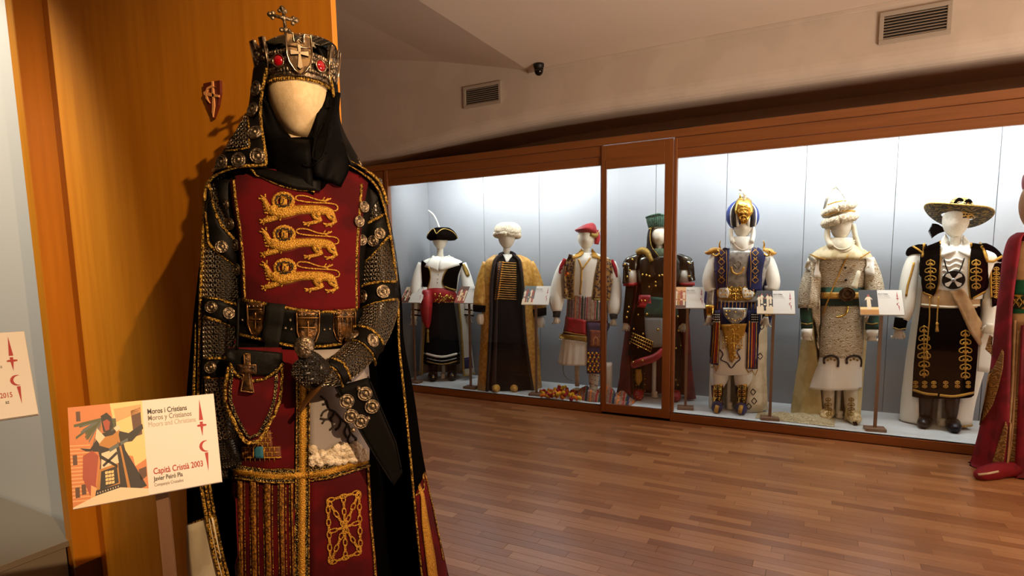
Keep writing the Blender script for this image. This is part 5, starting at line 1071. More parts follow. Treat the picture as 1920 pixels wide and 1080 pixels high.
for sg, xs_ in ((-1, [(1200, 482), (1186, 490), (1176, 505), (1174, 530)]), (1, [(1270, 484), (1282, 490), (1291, 505), (1294, 528)])):
    f.loft('pauldron', [(476, xs_[0][0] - 8, xs_[0][0] + 8, .9), (484, xs_[1][0] - 13, xs_[1][0] + 15, .9), (496, xs_[2][0] - 8, xs_[2][0] + 24, .8) if sg < 0 else (496, xs_[2][0] - 24, xs_[2][0] + 8, .8), (506, xs_[2][0] - 7, xs_[2][0] + 22, .8) if sg < 0 else (506, xs_[2][0] - 22, xs_[2][0] + 8, .8)], M['steel'], 3, 22, reg='paul')
    f.tube('sleeve', [(xs_[2][0] + (8 if sg < 0 else -8), 500, 22, 0), (xs_[3][0] + (8 if sg < 0 else -8), 532, 24, 0)], M['white'], 2, 14, reg='slv')
    f.sheet('arm_plate', [(xs_[2][0] - 7, 490), (xs_[2][0] - 9, 532)] if sg < 0 else [(xs_[2][0] - 4, 490), (xs_[2][0], 528)], [(xs_[2][0] + 4, 494), (xs_[2][0] + 4, 530)] if sg < 0 else [(xs_[2][0] + 9, 488), (xs_[2][0] + 13, 526)], M['steel'], ['slv', 'paul'], .010, 6, 4, .006, reg='ap4')
    f.tube('red_cuff', [(xs_[3][0] + (8 if sg < 0 else -6), 530, 28, 0), (xs_[3][0] + (8 if sg < 0 else -6), 536, 28, 0)], M['redc'], 1, 14, reg='cuf')
f.tube('bracer', [(1183, 536, 20, 0), (1180, 560, 18, -.02), (1176, 588, 16, -.05), (1174, 606, 13, -.07)], M['leather'], 3, 14, reg='arm'); f.tube('bracer', [(1288, 534, 20, 0), (1287, 565, 18, -.02), (1284, 590, 16, -.05), (1281, 606, 13, -.07)], M['leather'], 3, 14, reg='arm')
put_hand(f, 'hand', 1173, 605, -.07, .13, M['mann'], (.15, .05, 0), .4, 1); put_hand(f, 'hand', 1281, 606, -.07, .13, M['mann'], (.15, 0, 0), .4, -1)
f.loft('war_skirt', [(570, 1192, 1268, .62), (600, 1184, 1272, .66), (640, 1180, 1276, .68), (664, 1178, 1278, .68)], M['leather'], folds=8, amp=.02, reg='sk')
f.sheet('red_belt', [(1198, 553), (1195, 576)], [(1220, 553), (1222, 578)], M['redc'], ['torso'], .006, 4, 5, .008, reg='belt'); f.sheet('green_waistcloth', [(1220, 556), (1208, 582), (1210, 594)], [(1262, 560), (1272, 580), (1272, 596)], M['green'], ['torso', 'sk'], .008, 6, 6, .006, reg='gw')
f.sheet('white_front_panel', [(1209, 594), (1210, 625), (1216, 652)], [(1243, 594), (1246, 620), (1246, 650)], mat('grey_silk', (120, 120, 116), rough=.6), ['sk'], .006, 8, 6, .004, reg='wf')
lt = f.sheet('lattice_band', [(1186, 622), (1181, 640)], [(1226, 640), (1222, 662)], M['blackc'], ['sk', 'wf'], .010, 4, 8, .006, reg='lat')
for k in range(4): f.stroke('lattice_cord', [(1185 - k * 1.6, 624 + k * 5.2), (1225 - k * 1.4, 641 + k * 6.3)], .0035, M['goldm'], ['lat'], .001, lt)
for k in range(10): x = 1188 + k * 4; f.stroke('lattice_bar', [(x, 624 + k * 1.9), (x - 4, 640 + k * 2.1)], .003, M['goldm'], ['lat'], .001, lt)
f.tube('red_sash', [(1188, 684, 14, -.12), (1205, 678, 15, -.2), (1228, 670, 14, -.2), (1244, 656, 12, -.18)], M['redc'], 3, 10, reg='rs')
for x, y in ((1181, 507), (1172, 496), (1186, 487), (1176, 519), (1205, 515), (1212, 516), (1218, 518), (1236, 517), (1242, 516), (1229, 529), (1229, 536), (1203, 564), (1210, 564), (1179, 576), (1177, 585), (1175, 595), (1197, 590), (1213, 589), (1189, 617), (1206, 626), (1182, 643), (1197, 651), (1234, 618), (1188, 679), (1205, 676), (1217, 538), (1292, 494), (1292, 518), (1271, 594), (1271, 620), (1276, 648), (1267, 653)): f.stamp('gold_stud', dome_l, x, y, None, .004)
leg(f, 1197, 655, 1197, 750, 28, 17, M['leather'], M['redc'], .15); leg(f, 1266, 655, 1266, 742, 28, 17, M['leather'], M['redc'], .15)
f.sheet('gold_knee_plate', [(1192, 692), (1191, 712), (1196, 722)], [(1202, 692), (1203, 712), (1198, 722)], M['goldf'], ['legs'], .004, 6, 4, .006, reg='kp')
for x, y in ((1194, 700), (1190, 711), (1198, 715), (1193, 722), (1189, 703), (1207, 700), (1209, 710), (1209, 721), (1197, 731), (1209, 733), (1202, 732), (1193, 740), (1204, 742), (1189, 746), (1195, 744), (1200, 747), (1267, 712), (1271, 722)): f.stamp('gold_stud', dome_m, x, y, ['legs', 'kp', 'shoes'], .004)
f.wrap('red_cape', [(500, 1190, 1284, 1196, 1276, .5, .06), (560, 1182, 1290, 1192, 1280, .5, .07), (620, 1174, 1294, 1184, 1282, .5, .07), (690, 1166, 1298, 1180, 1284, .5, .06), (745, 1160, 1304, 1184, 1284, .5, .05)], mat('wine_red_cape', (112, 10, 22), (84, 6, 14), scale=6, rough=.7), 3, 30, .008, folds=9, amp=.06)
# ---------------------------------------------------------------- 5 blue turban
f = Fig('mannequin', 'mannequin in blue turban with gold plaque, navy vest and gold belt', 1388, 772, plane=.075, group=G_)
pole(f, 1368, 680, 770, 8); f.head(1393, 398, 447, 37, neck=(470, 18, 0))
tb = f.loft('turban', [(374, 1386, 1400, 1.1, .02), (380, 1374, 1411, 1.1, .02), (392, 1364, 1421, 1.1, .02), (408, 1361, 1424, 1.05, .02), (420, 1365, 1420, 1.05, .02), (430, 1373, 1412, 1, .02)], mat('royal_blue_satin', (18, 44, 118), (26, 58, 140), scale=8, rough=.5), 4, 36, reg='tb', pw=2)
for xx, m_, r_ in ((1372, 'white', .010), (1377, 'brown', .022), (1383, 'white', .014), (1403, 'white', .014), (1410, 'brown', .022), (1416, 'white', .010)): dxx = (xx - 1393); f.stroke('turban_band', [(1393 + dxx * .55, 379), (xx, 392), (xx + dxx * .06, 408), (xx - dxx * .03, 424)], r_, M[m_], ['tb'], .002, tb, sub=3, flat=.5)
pq_ = f.sheet('gold_plaque', [(1391, 371), (1382, 380), (1380, 398), (1388, 412), (1391, 421)], [(1395, 371), (1406, 380), (1409, 398), (1401, 412), (1396, 421)], M['goldm'], ['tb', 'head'], .014, 12, 8, .012, reg='pq'); scroll(f, 1394, 376, 18, 40, .005, M['goldm'], ['pq'], pq_)
f.tube('finial', [(1388, 376, 4, -.05), (1388, 362, 3, -.05)], M['goldm'], 1, 8); f.add('pearl', *blobvf(f.P(1389, 355, -.05), (.016, .016, .016), 12, 8), M['white']); f.tube('plume', [(1394, 376, 6, -.08), (1397, 366, 7, -.08), (1393, 360, 3, -.08)], M['fur'], 3, 8)
f.loft('undershirt', [(464, 1374, 1412, .8), (472, 1348, 1436, .6), (484, 1338, 1446, .55), (510, 1341, 1440, .6), (545, 1344, 1430, .62), (565, 1342, 1428, .64)], M['silver'], reg='torso')
f.loft('white_veil', [(444, 1372, 1413, .95, -.0), (454, 1369, 1413, 1.0, -.01), (466, 1372, 1411, .95, -.03), (477, 1379, 1405, .8, -.05), (482, 1386, 1399, .6, -.06)], M['white'], 4, 30, folds=4, amp=.06, reg='veil')
for a_ in ([(1371, 428, 7, -.03), (1370, 440, 9, -.05), (1374, 455, 9, -.09)], [(1412, 426, 7, -.03), (1412, 440, 9, -.05), (1409, 455, 9, -.09)]): f.tube('veil_side', a_, M['white'], 3, 10)
for k in range(3): f.stroke('veil_fold', [(1372 + k * 2, 452 + k * 4), (1382, 464 + k * 6), (1393, 469 + k * 6), (1404, 463 + k * 6), (1411 - k * 2, 450 + k * 4)], .008, M['white'], ['veil'], .0, sub=3)
vs = f.sheet('navy_vest', [(1358, 464), (1342, 480), (1341, 510), (1343, 542)], [(1368, 466), (1367, 480), (1366, 510), (1364, 538)], M['navy'], ['torso'], .006, 14, 6, .006, reg='vest'); f.sheet('vest_front', [(1411, 466), (1404, 480), (1400, 510), (1402, 545)], [(1422, 464), (1434, 480), (1428, 510), (1426, 548)], M['navy'], ['torso'], .006, 14, 6, .006, vs, reg='vest')
for xa in (1362, 1407):
    f.stroke('gold_trim', [(xa, 468), (xa + 1, 500), (xa, 538)], .003, M['goldf'], ['vest', 'torso'], .002, vs)
    sg = -1 if xa < 1390 else 1
    for k in range(4):
        cy = 474 + k * 17; cx = xa + sg * 9
        f.stroke('gold_knotwork', [(cx, cy - 6), (cx + 6, cy), (cx, cy + 6), (cx - 6, cy)], .0036, M['goldf'], ['vest'], .002, vs, close=True, step=3); f.stroke('gold_knotwork', [(cx - 3, cy - 9), (cx, cy - 3), (cx + 3, cy - 9)], .003, M['goldf'], ['vest'], .002, vs, step=3)
f.stroke('gold_crescent', [(1371, 500), (1374, 510), (1382, 514), (1390, 511), (1395, 501)], .009, M['goldc'], ['torso'], .002, sub=4); f.stroke('crescent_ring', [(1376, 496), (1383, 489), (1390, 496), (1383, 504)], .004, M['pewter'], ['torso'], .002, sub=4, close=True)
for sg, pts in ((-1, [(1352, 470, 10, -.02), (1338, 470, 13, -.02), (1328, 474, 9, -.02), (1321, 473, 2, -.02)]), (1, [(1430, 470, 10, -.02), (1442, 472, 13, -.02), (1450, 475, 9, -.02), (1456, 474, 2, -.02)])):
    f.tube('shoulder_wing', pts, M['goldc'], 3, 10); V, F = tubevf([f.P(pts[1][0] + sg * -4 + 6 * math.cos(a), 474 + 6 * math.sin(a), -.1) for a in [PI * .9 + 2.4 * PI / 2 * k / 10 * -1 for k in range(11)]], .008, 6); f.add('gold_hook', V, F, M['goldm'])
    f.tube('finial', [(pts[0][0] + sg * 2, 466, 4, -.02), (pts[0][0] + sg * 3, 456, 3, -.02), (pts[0][0], 451, 1, -.02)], M['goldm'], 2, 6)
f.tube('sleeve', [(1344, 476, 18, 0), (1335, 500, 24, 0), (1330, 528, 28, -.02), (1334, 545, 24, -.03)], M['white'], 3, 16, reg='sl'); f.tube('sleeve', [(1436, 476, 18, 0), (1444, 500, 24, 0), (1449, 528, 27, -.02), (1446, 545, 24, -.03)], M['white'], 3, 16, reg='sr')
f.loft('long_cuff', [(524, 1328, 1346, .5, -.03), (545, 1322, 1346, .6, -.04), (580, 1319, 1342, .6, -.05), (605, 1322, 1338, .6, -.06)], M['navy'], 3, 20, reg='cf'); f.loft('long_cuff', [(524, 1432, 1448, .5, -.03), (545, 1430, 1454, .6, -.04), (580, 1430, 1452, .6, -.05), (606, 1428, 1444, .6, -.06)], M['navy'], 3, 20, reg='cf')
for x in (1333, 1440):
    f.sheet('silver_insert', [(x - 6, 536), (x - 9, 575)], [(x + 6, 536), (x + 5, 575)], M['silver'], ['cf'], .002, 6, 4, .003); f.sheet('gold_bracelet', [(x - 9, 572), (x - 8, 592)], [(x + 7, 572), (x + 6, 592)], M['goldm'], ['cf'], .004, 4, 4, .006)
put_hand(f, 'hand', 1330, 592, -.09, .13, M['mann'], (.1, .05, 0), .4, 1); put_hand(f, 'hand', 1436, 594, -.09, .13, M['mann'], (.1, 0, 0), .4, -1)
f.loft('striped_tunic', [(556, 1344, 1424, .64), (575, 1340, 1424, .66), (600, 1337, 1424, .66), (625, 1337, 1422, .6)], M['navy'], folds=10, amp=.02, reg='tu')
bl5 = f.loft('gold_belt', [(536, 1345, 1424, .68), (548, 1343, 1426, .7), (562, 1345, 1424, .7)], M['olive'], reg='belt'); scroll(f, 1379, 534, 26, 30, .006, M['goldm'], ['belt'], bl5)
for cx in (1357, 1402):
    f.sheet('white_disc', [(cx - 9, 540), (cx - 11, 548), (cx - 8, 558)], [(cx + 8, 540), (cx + 11, 548), (cx + 8, 558)], M['white'], ['belt'], .004, 6, 6, .006, bl5, reg='disc'); f.stroke('gold_rim', [(cx + 12 * math.cos(a * PI / 6), 549 + 12 * math.sin(a * PI / 6)) for a in range(12)], .008, M['goldm'], ['belt', 'disc'], .003, bl5, close=True, step=4)
    for p in ((-4, -4), (4, -4), (0, 3), (-5, 4), (5, 4)): f.stamp('gold_stud', dome_m, cx + p[0], 549 + p[1], ['disc'], .002, bl5)
for x in range(1346, 1424, 7): f.stroke('orange_stripe', [(x, 564), (x - 1, 580)], .004, M['goldc'], ['tu'], .002, flat=.3)
f.loft('white_breeches', [(600, 1338, 1424, .6), (640, 1334, 1420, .62), (690, 1334, 1414, .6), (700, 1336, 1410, .58)], M['white'], folds=5, amp=.03, reg='bre')
apn = f.sheet('white_apron', [(1357, 577), (1359, 592), (1372, 606)], [(1401, 578), (1398, 594), (1385, 606)], M['silver'], ['tu', 'bre', 'belt'], .012, 8, 8, .006, reg='apr')
for p in ((1362, 583), (1368, 583), (1391, 584), (1396, 583), (1362, 590), (1394, 591), (1366, 597), (1389, 598), (1378, 601), (1373, 599), (1384, 599), (1379, 585)): f.stamp('gold_stud', dome_m, p[0], p[1], ['apr'], .002, apn)
gf = f.sheet('gold_filigree_panel', [(1352, 608), (1358, 630), (1364, 645), (1369, 676)], [(1400, 606), (1394, 630), (1382, 645), (1374, 680)], M['goldf'], ['bre', 'tu'], .010, 14, 8, .008, reg='gf'); scroll(f, 1376, 606, 26, 70, .005, M['goldm'], ['gf', 'bre'], gf)
for k in range(5):
    for x in (1357, 1362, 1386, 1391): f.stamp('gold_stud', dome_m, x, 632 + k * 5, ['gf', 'bre'], .012, gf)
f.stroke('navy_scroll', [(1350, 655), (1356, 664), (1352, 674), (1364, 680), (1371, 690), (1380, 680), (1388, 672), (1382, 660), (1388, 654)], .005, M['navy'], ['bre', 'gf'], .006, sub=3)
for A, B in (([(1336, 582), (1334, 630), (1330, 681)], [(1352, 582), (1351, 630), (1348, 684)]), ([(1401, 582), (1400, 630), (1398, 690)], [(1422, 582), (1422, 630), (1421, 692)])):
    q = f.sheet('striped_panel', A, B, M['navy'], ['tu', 'bre', 'belt'], .016, 12, 6, .006, reg='sp5')
    for k, m_ in ((.2, 'goldc'), (.45, 'orange'), (.62, 'crimson'), (.82, 'goldc')): f.stroke('stripe', [(a[0] + (b[0] - a[0]) * k, a[1] + (20 if i == 0 else 0)) for i, (a, b) in enumerate(zip(A, B))], .007, M[m_], ['sp5'], .001, q, flat=.25)
    f.sheet('beaded_band', [(A[0][0], 587), (A[0][0] - 1, 604)], [(B[0][0], 587), (B[0][0], 604)], M['blackc'], ['sp5'], .003, 3, 3, .004, q, reg='bb'); blobs(f, 'white_beads', [(A[0][0] + 2 + i * 3.4, 590 + j * 4.5) for i in range(int((B[0][0] - A[0][0]) / 3.4)) for j in range(4)], .005, M['white'], ['bb'], .002, q)
    f.stroke('hem_zigzag', [(A[-1][0], A[-1][1]), (A[-1][0] + 5, A[-1][1] + 8), ((A[-1][0] + B[-1][0]) / 2, A[-1][1] + 4), (B[-1][0] - 5, B[-1][1] + 12), (B[-1][0], B[-1][1])], .005, M['goldf'], ['sp5', 'bre'], .004, q)
for x0, x1 in ((1350, 1345), (1394, 1390)):
    f.tube('white_trouser_leg', [(x0, 690, 34, 0), (x0 - 1, 708, 34, 0), (x1, 724, 24, 0)], M['white'], 3, 18, reg='tr')
    leg(f, x1, 715, x1, 768, 25, 18, M['navy'], M['navy'], .17, sw=11, curl=.03, name='boot'); f.sheet('gold_greave', [(x1 - 7, 722), (x1 - 8, 745), (x1 - 6, 757)], [(x1 + 10, 720), (x1 + 8, 745), (x1 + 6, 757)], M['goldm'], ['legs', 'tr'], .004, 10, 5, .008, reg='gr'); scroll(f, x1 + 1, 722, 12, 32, .004, M['leather'], ['gr'])
    f.stroke('gold_toe_cap', [(x1, 761), (x1 - 2, 768), (x1 - 3, 774)], .02, M['goldf'], ['shoes'], .0, step=3)
c5 = f.wrap('white_cape', [(560, 1338, 1434, 1342, 1424, .5, .08), (620, 1334, 1438, 1342, 1420, .5, .09), (700, 1330, 1436, 1344, 1406, .5, .09), (768, 1328, 1438, 1346, 1398, .5, .09)], M['cream'], 3, 36, .008, folds=7, amp=.04, reg='cape')
for cy, cx in ((612, 1428), (668, 1425), (735, 1412), (752, 1414), (762, 1404)): f.stroke('black_diamond', [(cx, cy - 6), (cx + 5, cy), (cx, cy + 6), (cx - 5, cy)], .004, M['velvetk'], ['cape'], .002, c5, close=True, step=3)
# ---------------------------------------------------------------- 6 ivory brocade with fur cone hat
f = Fig('mannequin', 'mannequin in ivory gold brocade tunic and pointed hat with two fur rings', 1573, 787, plane=.075, group=G_)
pole(f, 1574, 715, 786, 9); f.head(1577, 392, 450, 41, neck=(474, 20, 0))
f.loft('pointed_hat', [(348, 1565, 1568, 1, .03), (362, 1556, 1580, 1, .03), (378, 1549, 1592, 1, .03), (392, 1548, 1600, 1, .02), (408, 1550, 1602, 1, .01), (418, 1553, 1600, 1, .01)], M['cream'], 4, 28, reg='hat')
def furring(nm, cx, cy, wx, ry, r, tilt):
    pts = [f.P(cx + wx * math.sin(a), cy + tilt * math.sin(a), 0) + Vector((0, .015 - ry * math.cos(a), 0)) for a in [2 * PI * k / 36 for k in range(37)]]
    V, F = tubevf(pts, r, 14); rr = random.Random(5); V = [v + Vector((rr.uniform(-1, 1), rr.uniform(-1, 1), rr.uniform(-1, 1))) * .005 for v in V]; f.add(nm, V, F, M['furc'], None, True, 'fur')
furring('fur_ring', 1574, 413, 27, .135, .036, -7); furring('fur_ring', 1573, 392, 26, .125, .034, -9)
f.line('silver_edge', [f.P(1545, 392, -.02), f.P(1551, 368, -.02), f.P(1557, 353, 0), f.P(1566, 347, .0), f.P(1575, 358, 0), f.P(1584, 374, -.02)], .008, M['silver'], None, 6)
f.stroke('gold_hat_cord', [(1546, 404), (1560, 400), (1580, 395), (1604, 396)], .008, M['goldf'], ['fur', 'hat'], .0); f.stroke('gold_hat_cord', [(1552, 384), (1566, 379), (1584, 376), (1592, 380)], .007, M['goldf'], ['fur', 'hat'], .0)
f.loft('tunic', [(476, 1558, 1600, .8), (484, 1535, 1625, .6), (496, 1530, 1632, .56), (520, 1534, 1625, .6), (555, 1538, 1621, .62), (600, 1538, 1620, .64), (640, 1536, 1620, .64), (668, 1536, 1619, .62)], M['brocade'], folds=3, amp=.008, reg='torso')
cap = f.loft('capelet', [(456, 1556, 1600, .8), (466, 1536, 1618, .66), (476, 1522, 1632, .6), (484, 1516, 1636, .58), (486, 1520, 1632, .56)], mat('champagne_satin', (206, 188, 148), (180, 160, 116), scale=14, rough=.5), 3, 36, folds=5, amp=.03, reg='cap'); f.stroke('capelet_edge', [(1518, 477), (1538, 484), (1558, 487)], .005, M['goldf'], ['cap', 'torso'], .003, cap); f.stroke('capelet_edge', [(1612, 484), (1632, 472)], .005, M['goldf'], ['cap', 'torso'], .003, cap)
f.loft('neck_veil', [(446, 1555, 1600, 1.0, .0), (456, 1552, 1602, 1.05, -.01), (468, 1556, 1604, 1.0, -.03), (480, 1566, 1600, .8, -.06), (484, 1576, 1590, .6, -.07)], M['cream'], 4, 30, folds=4, amp=.06, reg='veil')
for a_ in ([(1552, 428, 10, -.03), (1551, 444, 12, -.05), (1558, 462, 12, -.1)], [(1600, 420, 9, -.02), (1603, 440, 10, -.02), (1610, 462, 10, -.03), (1616, 476, 12, -.06)]): f.tube('veil_side', a_, M['cream'], 3, 10)
for k in range(3): f.stroke('veil_fold', [(1555, 452 + k * 4), (1566, 464 + k * 6), (1580, 468 + k * 5), (1594, 462 + k * 5), (1602, 450 + k * 4)], .009, M['cream'], ['veil'], 0, sub=3)
f.loft('skirt', [(655, 1540, 1617, .6), (680, 1534, 1616, .62), (705, 1526, 1615, .62), (727, 1519, 1614, .62)], M['white'], folds=6, amp=.05, reg='sk')
blt = f.loft('green_belt', [(538, 1537, 1622, .66), (572, 1537, 1621, .68)], M['green'], 2, reg='belt'); f.sheet('orange_brocade_strip', [(1540, 548), (1540, 560)], [(1619, 548), (1619, 560)], M['goldc'], ['belt'], .002, 3, 12, .003, blt, reg='belt'); d = studmesh('buckle_disc', .062, mat('dark_bronze', (60, 40, 22), (90, 64, 36), scale=20, rough=.4, metal=.8)); f.stamp('belt_disc', d, 1588, 552, ['belt'], .006, blt)
f.stroke('gold_cord', [(1590, 478), (1576, 508), (1560, 545), (1544, 588)], .006, M['goldf'], ['torso', 'belt', 'cap', 'veil'], .006, sub=3); f.tube('tassel', [(1610, 508, 6, -.15), (1609, 515, 9, -.16), (1606, 524, 8, -.17), (1601, 540, 13, -.18)], M['cream'], 3, 10); f.stroke('curved_dagger', [(1590, 574), (1586, 588), (1574, 594), (1568, 594)], .008, M['goldm'], ['torso', 'belt'], .01, sub=3)
for x in (1585, 1585): pass
blobs(f, 'dark_buttons', [(1585, 502), (1586, 525)], .010, M['brown'], ['torso'], .003)
for cx, sg in ((1559, 1), (1601, -1)):
    f.stroke('dark_paw_motif', [(cx - 13, 682), (cx - 13, 672), (cx - 4, 667), (cx + 8, 668), (cx + 13, 676), (cx + 12, 688)], .010, M['brown'], ['torso', 'sk'], .006, sub=3); blobs(f, 'gold_motif', [(cx - 6, 675), (cx, 673), (cx + 6, 675)], .010, M['olive'], ['torso', 'sk'], .006)
f.tube('outer_sleeve', [(1532, 486, 24, 0), (1524, 515, 36, -.01), (1516, 550, 40, -.03), (1514, 578, 36, -.05)], M['brocade'], 3, 18, reg='sl'); f.tube('outer_sleeve', [(1628, 486, 22, 0), (1636, 515, 30, -.01), (1642, 550, 32, -.03), (1640, 574, 30, -.05)], M['brocade'], 3, 18, reg='sr')
f.sheet('hanging_sleeve', [(1521, 490), (1520, 530), (1514, 580), (1528, 604), (1536, 640)], [(1536, 496), (1538, 540), (1538, 600), (1537, 640), (1539, 655)], M['brocade'], ['torso', 'sl'], .012, 16, 6, .008, reg='hs', wob=.004); f.sheet('hanging_sleeve', [(1621, 500), (1621, 550), (1621, 605)], [(1640, 500), (1644, 550), (1626, 604)], M['brocade'], ['torso', 'sr'], .012, 12, 5, .008, reg='hs')
f.sheet('white_sleeve_cap', [(1518, 480), (1508, 500)], [(1532, 486), (1526, 514)], M['white'], ['sl', 'torso', 'cap'], .008, 6, 5, .005); f.sheet('white_sleeve_cap', [(1532, 486), (1524, 520)], [(1538, 488), (1537, 520)], M['white'], ['sl', 'torso', 'hs'], .01, 6, 4, .005); f.sheet('white_sleeve_cap', [(1622, 484), (1624, 514)], [(1636, 482), (1640, 518)], M['white'], ['sr', 'torso', 'cap', 'hs'], .008, 6, 5, .005)
f.tube('green_forearm', [(1511, 572, 24, -.04), (1512, 600, 23, -.06), (1513, 617, 23, -.07)], M['green'], 2, 14, reg='fa'); f.tube('green_forearm', [(1634, 574, 25, -.04), (1635, 600, 24, -.06), (1635, 618, 24, -.07)], M['green'], 2, 14, reg='fa')
for x in (1513, 1635): f.tube('white_cuff', [(x, 616, 23, -.07), (x, 630, 20, -.075)], M['white'], 1, 14); f.stroke('gold_cuff_braid', [(x - 11, 606), (x, 608), (x + 11, 606)], .006, M['olive'], ['fa'], .002)
put_hand(f, 'hand', 1513, 622, -.075, .14, M['mann'], (.1, 0, 0), .8, 1); put_hand(f, 'hand', 1636, 622, -.075, .14, M['mann'], (.1, 0, 0), .8, -1)
for x0, x1 in ((1552, 1553), (1594, 1596)):
    leg(f, x0, 715, x1, 780, 27, 21, M['cream'], mat('ivory_gold_boot', (214, 196, 150), (176, 146, 92), scale=40, rough=.6), .17, sw=13, curl=.02, name='boot', dx=-.03 if x0 < 1570 else .03); scroll(f, x1, 745, 13, 36, .004, M['olive'], ['legs', 'shoes'])
    f.stroke('dark_toe', [(x1 - (5 if x0 < 1570 else -6), 791), (x1 - (8 if x0 < 1570 else -9), 797)], .016, M['leather'], ['shoes'], 0, step=3)
c6 = f.wrap('satin_cape', [(500, 1520, 1640, 1530, 1628, .5, .06), (600, 1508, 1630, 1524, 1612, .5, .08), (680, 1498, 1622, 1534, 1600, .5, .09), (740, 1490, 1616, 1540, 1590, .5, .09), (784, 1486, 1612, 1544, 1584, .5, .08)], mat('champagne_cape', (206, 190, 140), (184, 166, 112), scale=7, rough=.45), 3, 40, .01, folds=9, amp=.07, reg='cape')
# train lying on the case floor
tr_ = []; TF = []; rr = random.Random(11); n = 30
cen = on_z(1478, 786, .075) - f.base; cen = Matrix.Rotation(-f.rz, 3, 'Z') @ cen
for i in range(n + 1):
    for j in range(15):
        u = i / n; v = j / 14; e = math.sin(PI * min(1, max(0, v))) * (1 - abs(u * 2 - 1) ** 3)
        tr_.append(Vector((cen.x - .26 + u * .62, cen.y - .10 + v * (.26 - .05 * math.sin(u * 5)), .004 + e * (.02 + .03 * abs(math.sin(u * 13 + v * 6))) + .02 * u * e)))
for i in range(n):
    for j in range(14): q = i * 15 + j; TF.append([q, q + 15, q + 16, q + 1])
m0 = len(tr_); tr_ += [Vector((v.x, v.y, .002)) for v in tr_]; TF += [[q + m0 for q in g[::-1]] for g in TF]; f.add('train', tr_, TF, mat('lace_train', (206, 196, 160), (170, 156, 116), kind='swirl', scale=20, thr=(.3, .6), rough=.6, bump=.5, bkind='same'))
# ---------------------------------------------------------------- 7 wide brimmed hat
f = Fig('mannequin', 'mannequin in wide gold trimmed hat and black and gold embroidered vest, rightmost in view', 1765, 802, plane=.075, group=G_)
pole(f, 1765, 730, 806, 10); f.head(1792, 382, 445, 50, neck=(472, 24, 0))
c = f.P(1796, 407, .0); V = []; F = []; n = 48; RR = (.5, .75, 1.0)
for lay in (0, 1):
    for r in RR:
        for j in range(n):
            a = 2 * PI * j / n; sx_, cy_ = math.sin(a), math.cos(a); ex = 62 / f.ppm; V.append(Vector((c.x + ex * r * sx_, .01 - .17 * r * cy_, c.z + .080 * cy_ * r ** 1.3 - .035 * sx_ * r + .05 * (sx_ ** 2) * r ** 3 + (.006 if lay == 0 else -.002))))
for lay in (0, 1):
    for i in range(2):
        for j in range(n): a = lay * 3 * n + i * n + j; b = lay * 3 * n + i * n + (j + 1) % n; q = [a, b, b + n, a + n]; F.append(q if lay == 0 else q[::-1])
for j in range(n): a = 2 * n + j; b = 2 * n + (j + 1) % n; F.append([a, b, b + 3 * n, a + 3 * n])
bm_ = f.add('hat_brim', V, F, mat('olive_gold_felt', (40, 34, 18), (120, 96, 40), kind='swirl', scale=12, thr=(.5, .75), rough=.7), None, True, 'brim'); f.line('gold_brim_cord', V[2 * n:3 * n] + [V[2 * n]], .007, M['olive'], bm_)
f.loft('hat_crown', [(371, 1792, 1812, 1, .02), (376, 1783, 1822, 1.1, .01), (388, 1778, 1826, 1.15, .01), (410, 1774, 1828, 1.15, .01)], mat('gold_black_braidwork', (26, 20, 12), (196, 156, 70), kind='voronoi', scale=60, thr=(.45, .25), rough=.5, metal=.2, bump=.5, bkind='same'), 3, 28, reg='crown')
for p in ([(1790, 382, 6, -.06), (1798, 374, 9, -.06), (1806, 377, 5, -.06)], [(1808, 380, 6, -.06), (1816, 376, 8, -.06), (1822, 380, 4, -.06)]): f.tube('black_plume', p, M['velvetk'], 3, 8)
for k in range(14): a = -.9 + k * .13; f.tube('black_feather', [(1772, 432, 5, .1), (1758, 430 + 8 * a, 6, .1), (1740 + abs(a) * 8, 430 + 16 * a + 4, 1.5, .1)], M['velvetk'], 3, 6)
f.loft('shirt', [(462, 1768, 1818, .7), (470, 1735, 1855, .58), (482, 1722, 1872, .54), (510, 1726, 1862, .6), (545, 1732, 1846, .62), (560, 1734, 1842, .62)], M['white'], folds=9, amp=.012, reg='torso')
for k in range(4): f.stroke('shirt_ruffle', [(1768, 486 + k * 10), (1780, 490 + k * 10), (1792, 484 + k * 10), (1806, 490 + k * 10)], .011, M['white'], ['torso'], .0, sub=3)
f.sheet('collar', [(1773, 438), (1764, 450), (1765, 483)], [(1781, 452), (1786, 462), (1792, 472)], M['white'], ['torso', 'neck'], .008, 8, 5, .006); f.sheet('collar', [(1801, 452), (1798, 462), (1796, 472)], [(1806, 440), (1820, 455), (1820, 484)], M['white'], ['torso', 'neck'], .008, 8, 5, .006)
for A, B, cx in (([(1736, 462), (1728, 480), (1727, 530), (1730, 548), (1750, 556)], [(1762, 452), (1763, 480), (1760, 530), (1756, 548), (1751, 556)], 1745), ([(1821, 455), (1818, 490), (1817, 530), (1819, 556), (1821, 561)], [(1842, 458), (1850, 480), (1850, 530), (1847, 546), (1823, 561)], 1830)):
    v = f.sheet('black_vest', A, B, M['velvetk'], ['torso'], .008, 20, 8, .008, reg='vest'); f.stroke('gold_scallop', (B if cx < 1800 else A), .008, M['goldf'], ['vest', 'torso'], .004, v); f.stroke('gold_scallop', [A[-2], A[-1], B[-2]] if cx > 1800 else [A[-2], A[-1]], .008, M['goldf'], ['vest', 'torso'], .004, v); scroll(f, cx, 486, 22, 58, .0045, M['goldf'], ['vest'], v)
f.stroke('gold_scallop', [(1733, 456), (1732, 470), (1730, 482)], .010, M['goldf'], ['vest', 'torso'], .004)
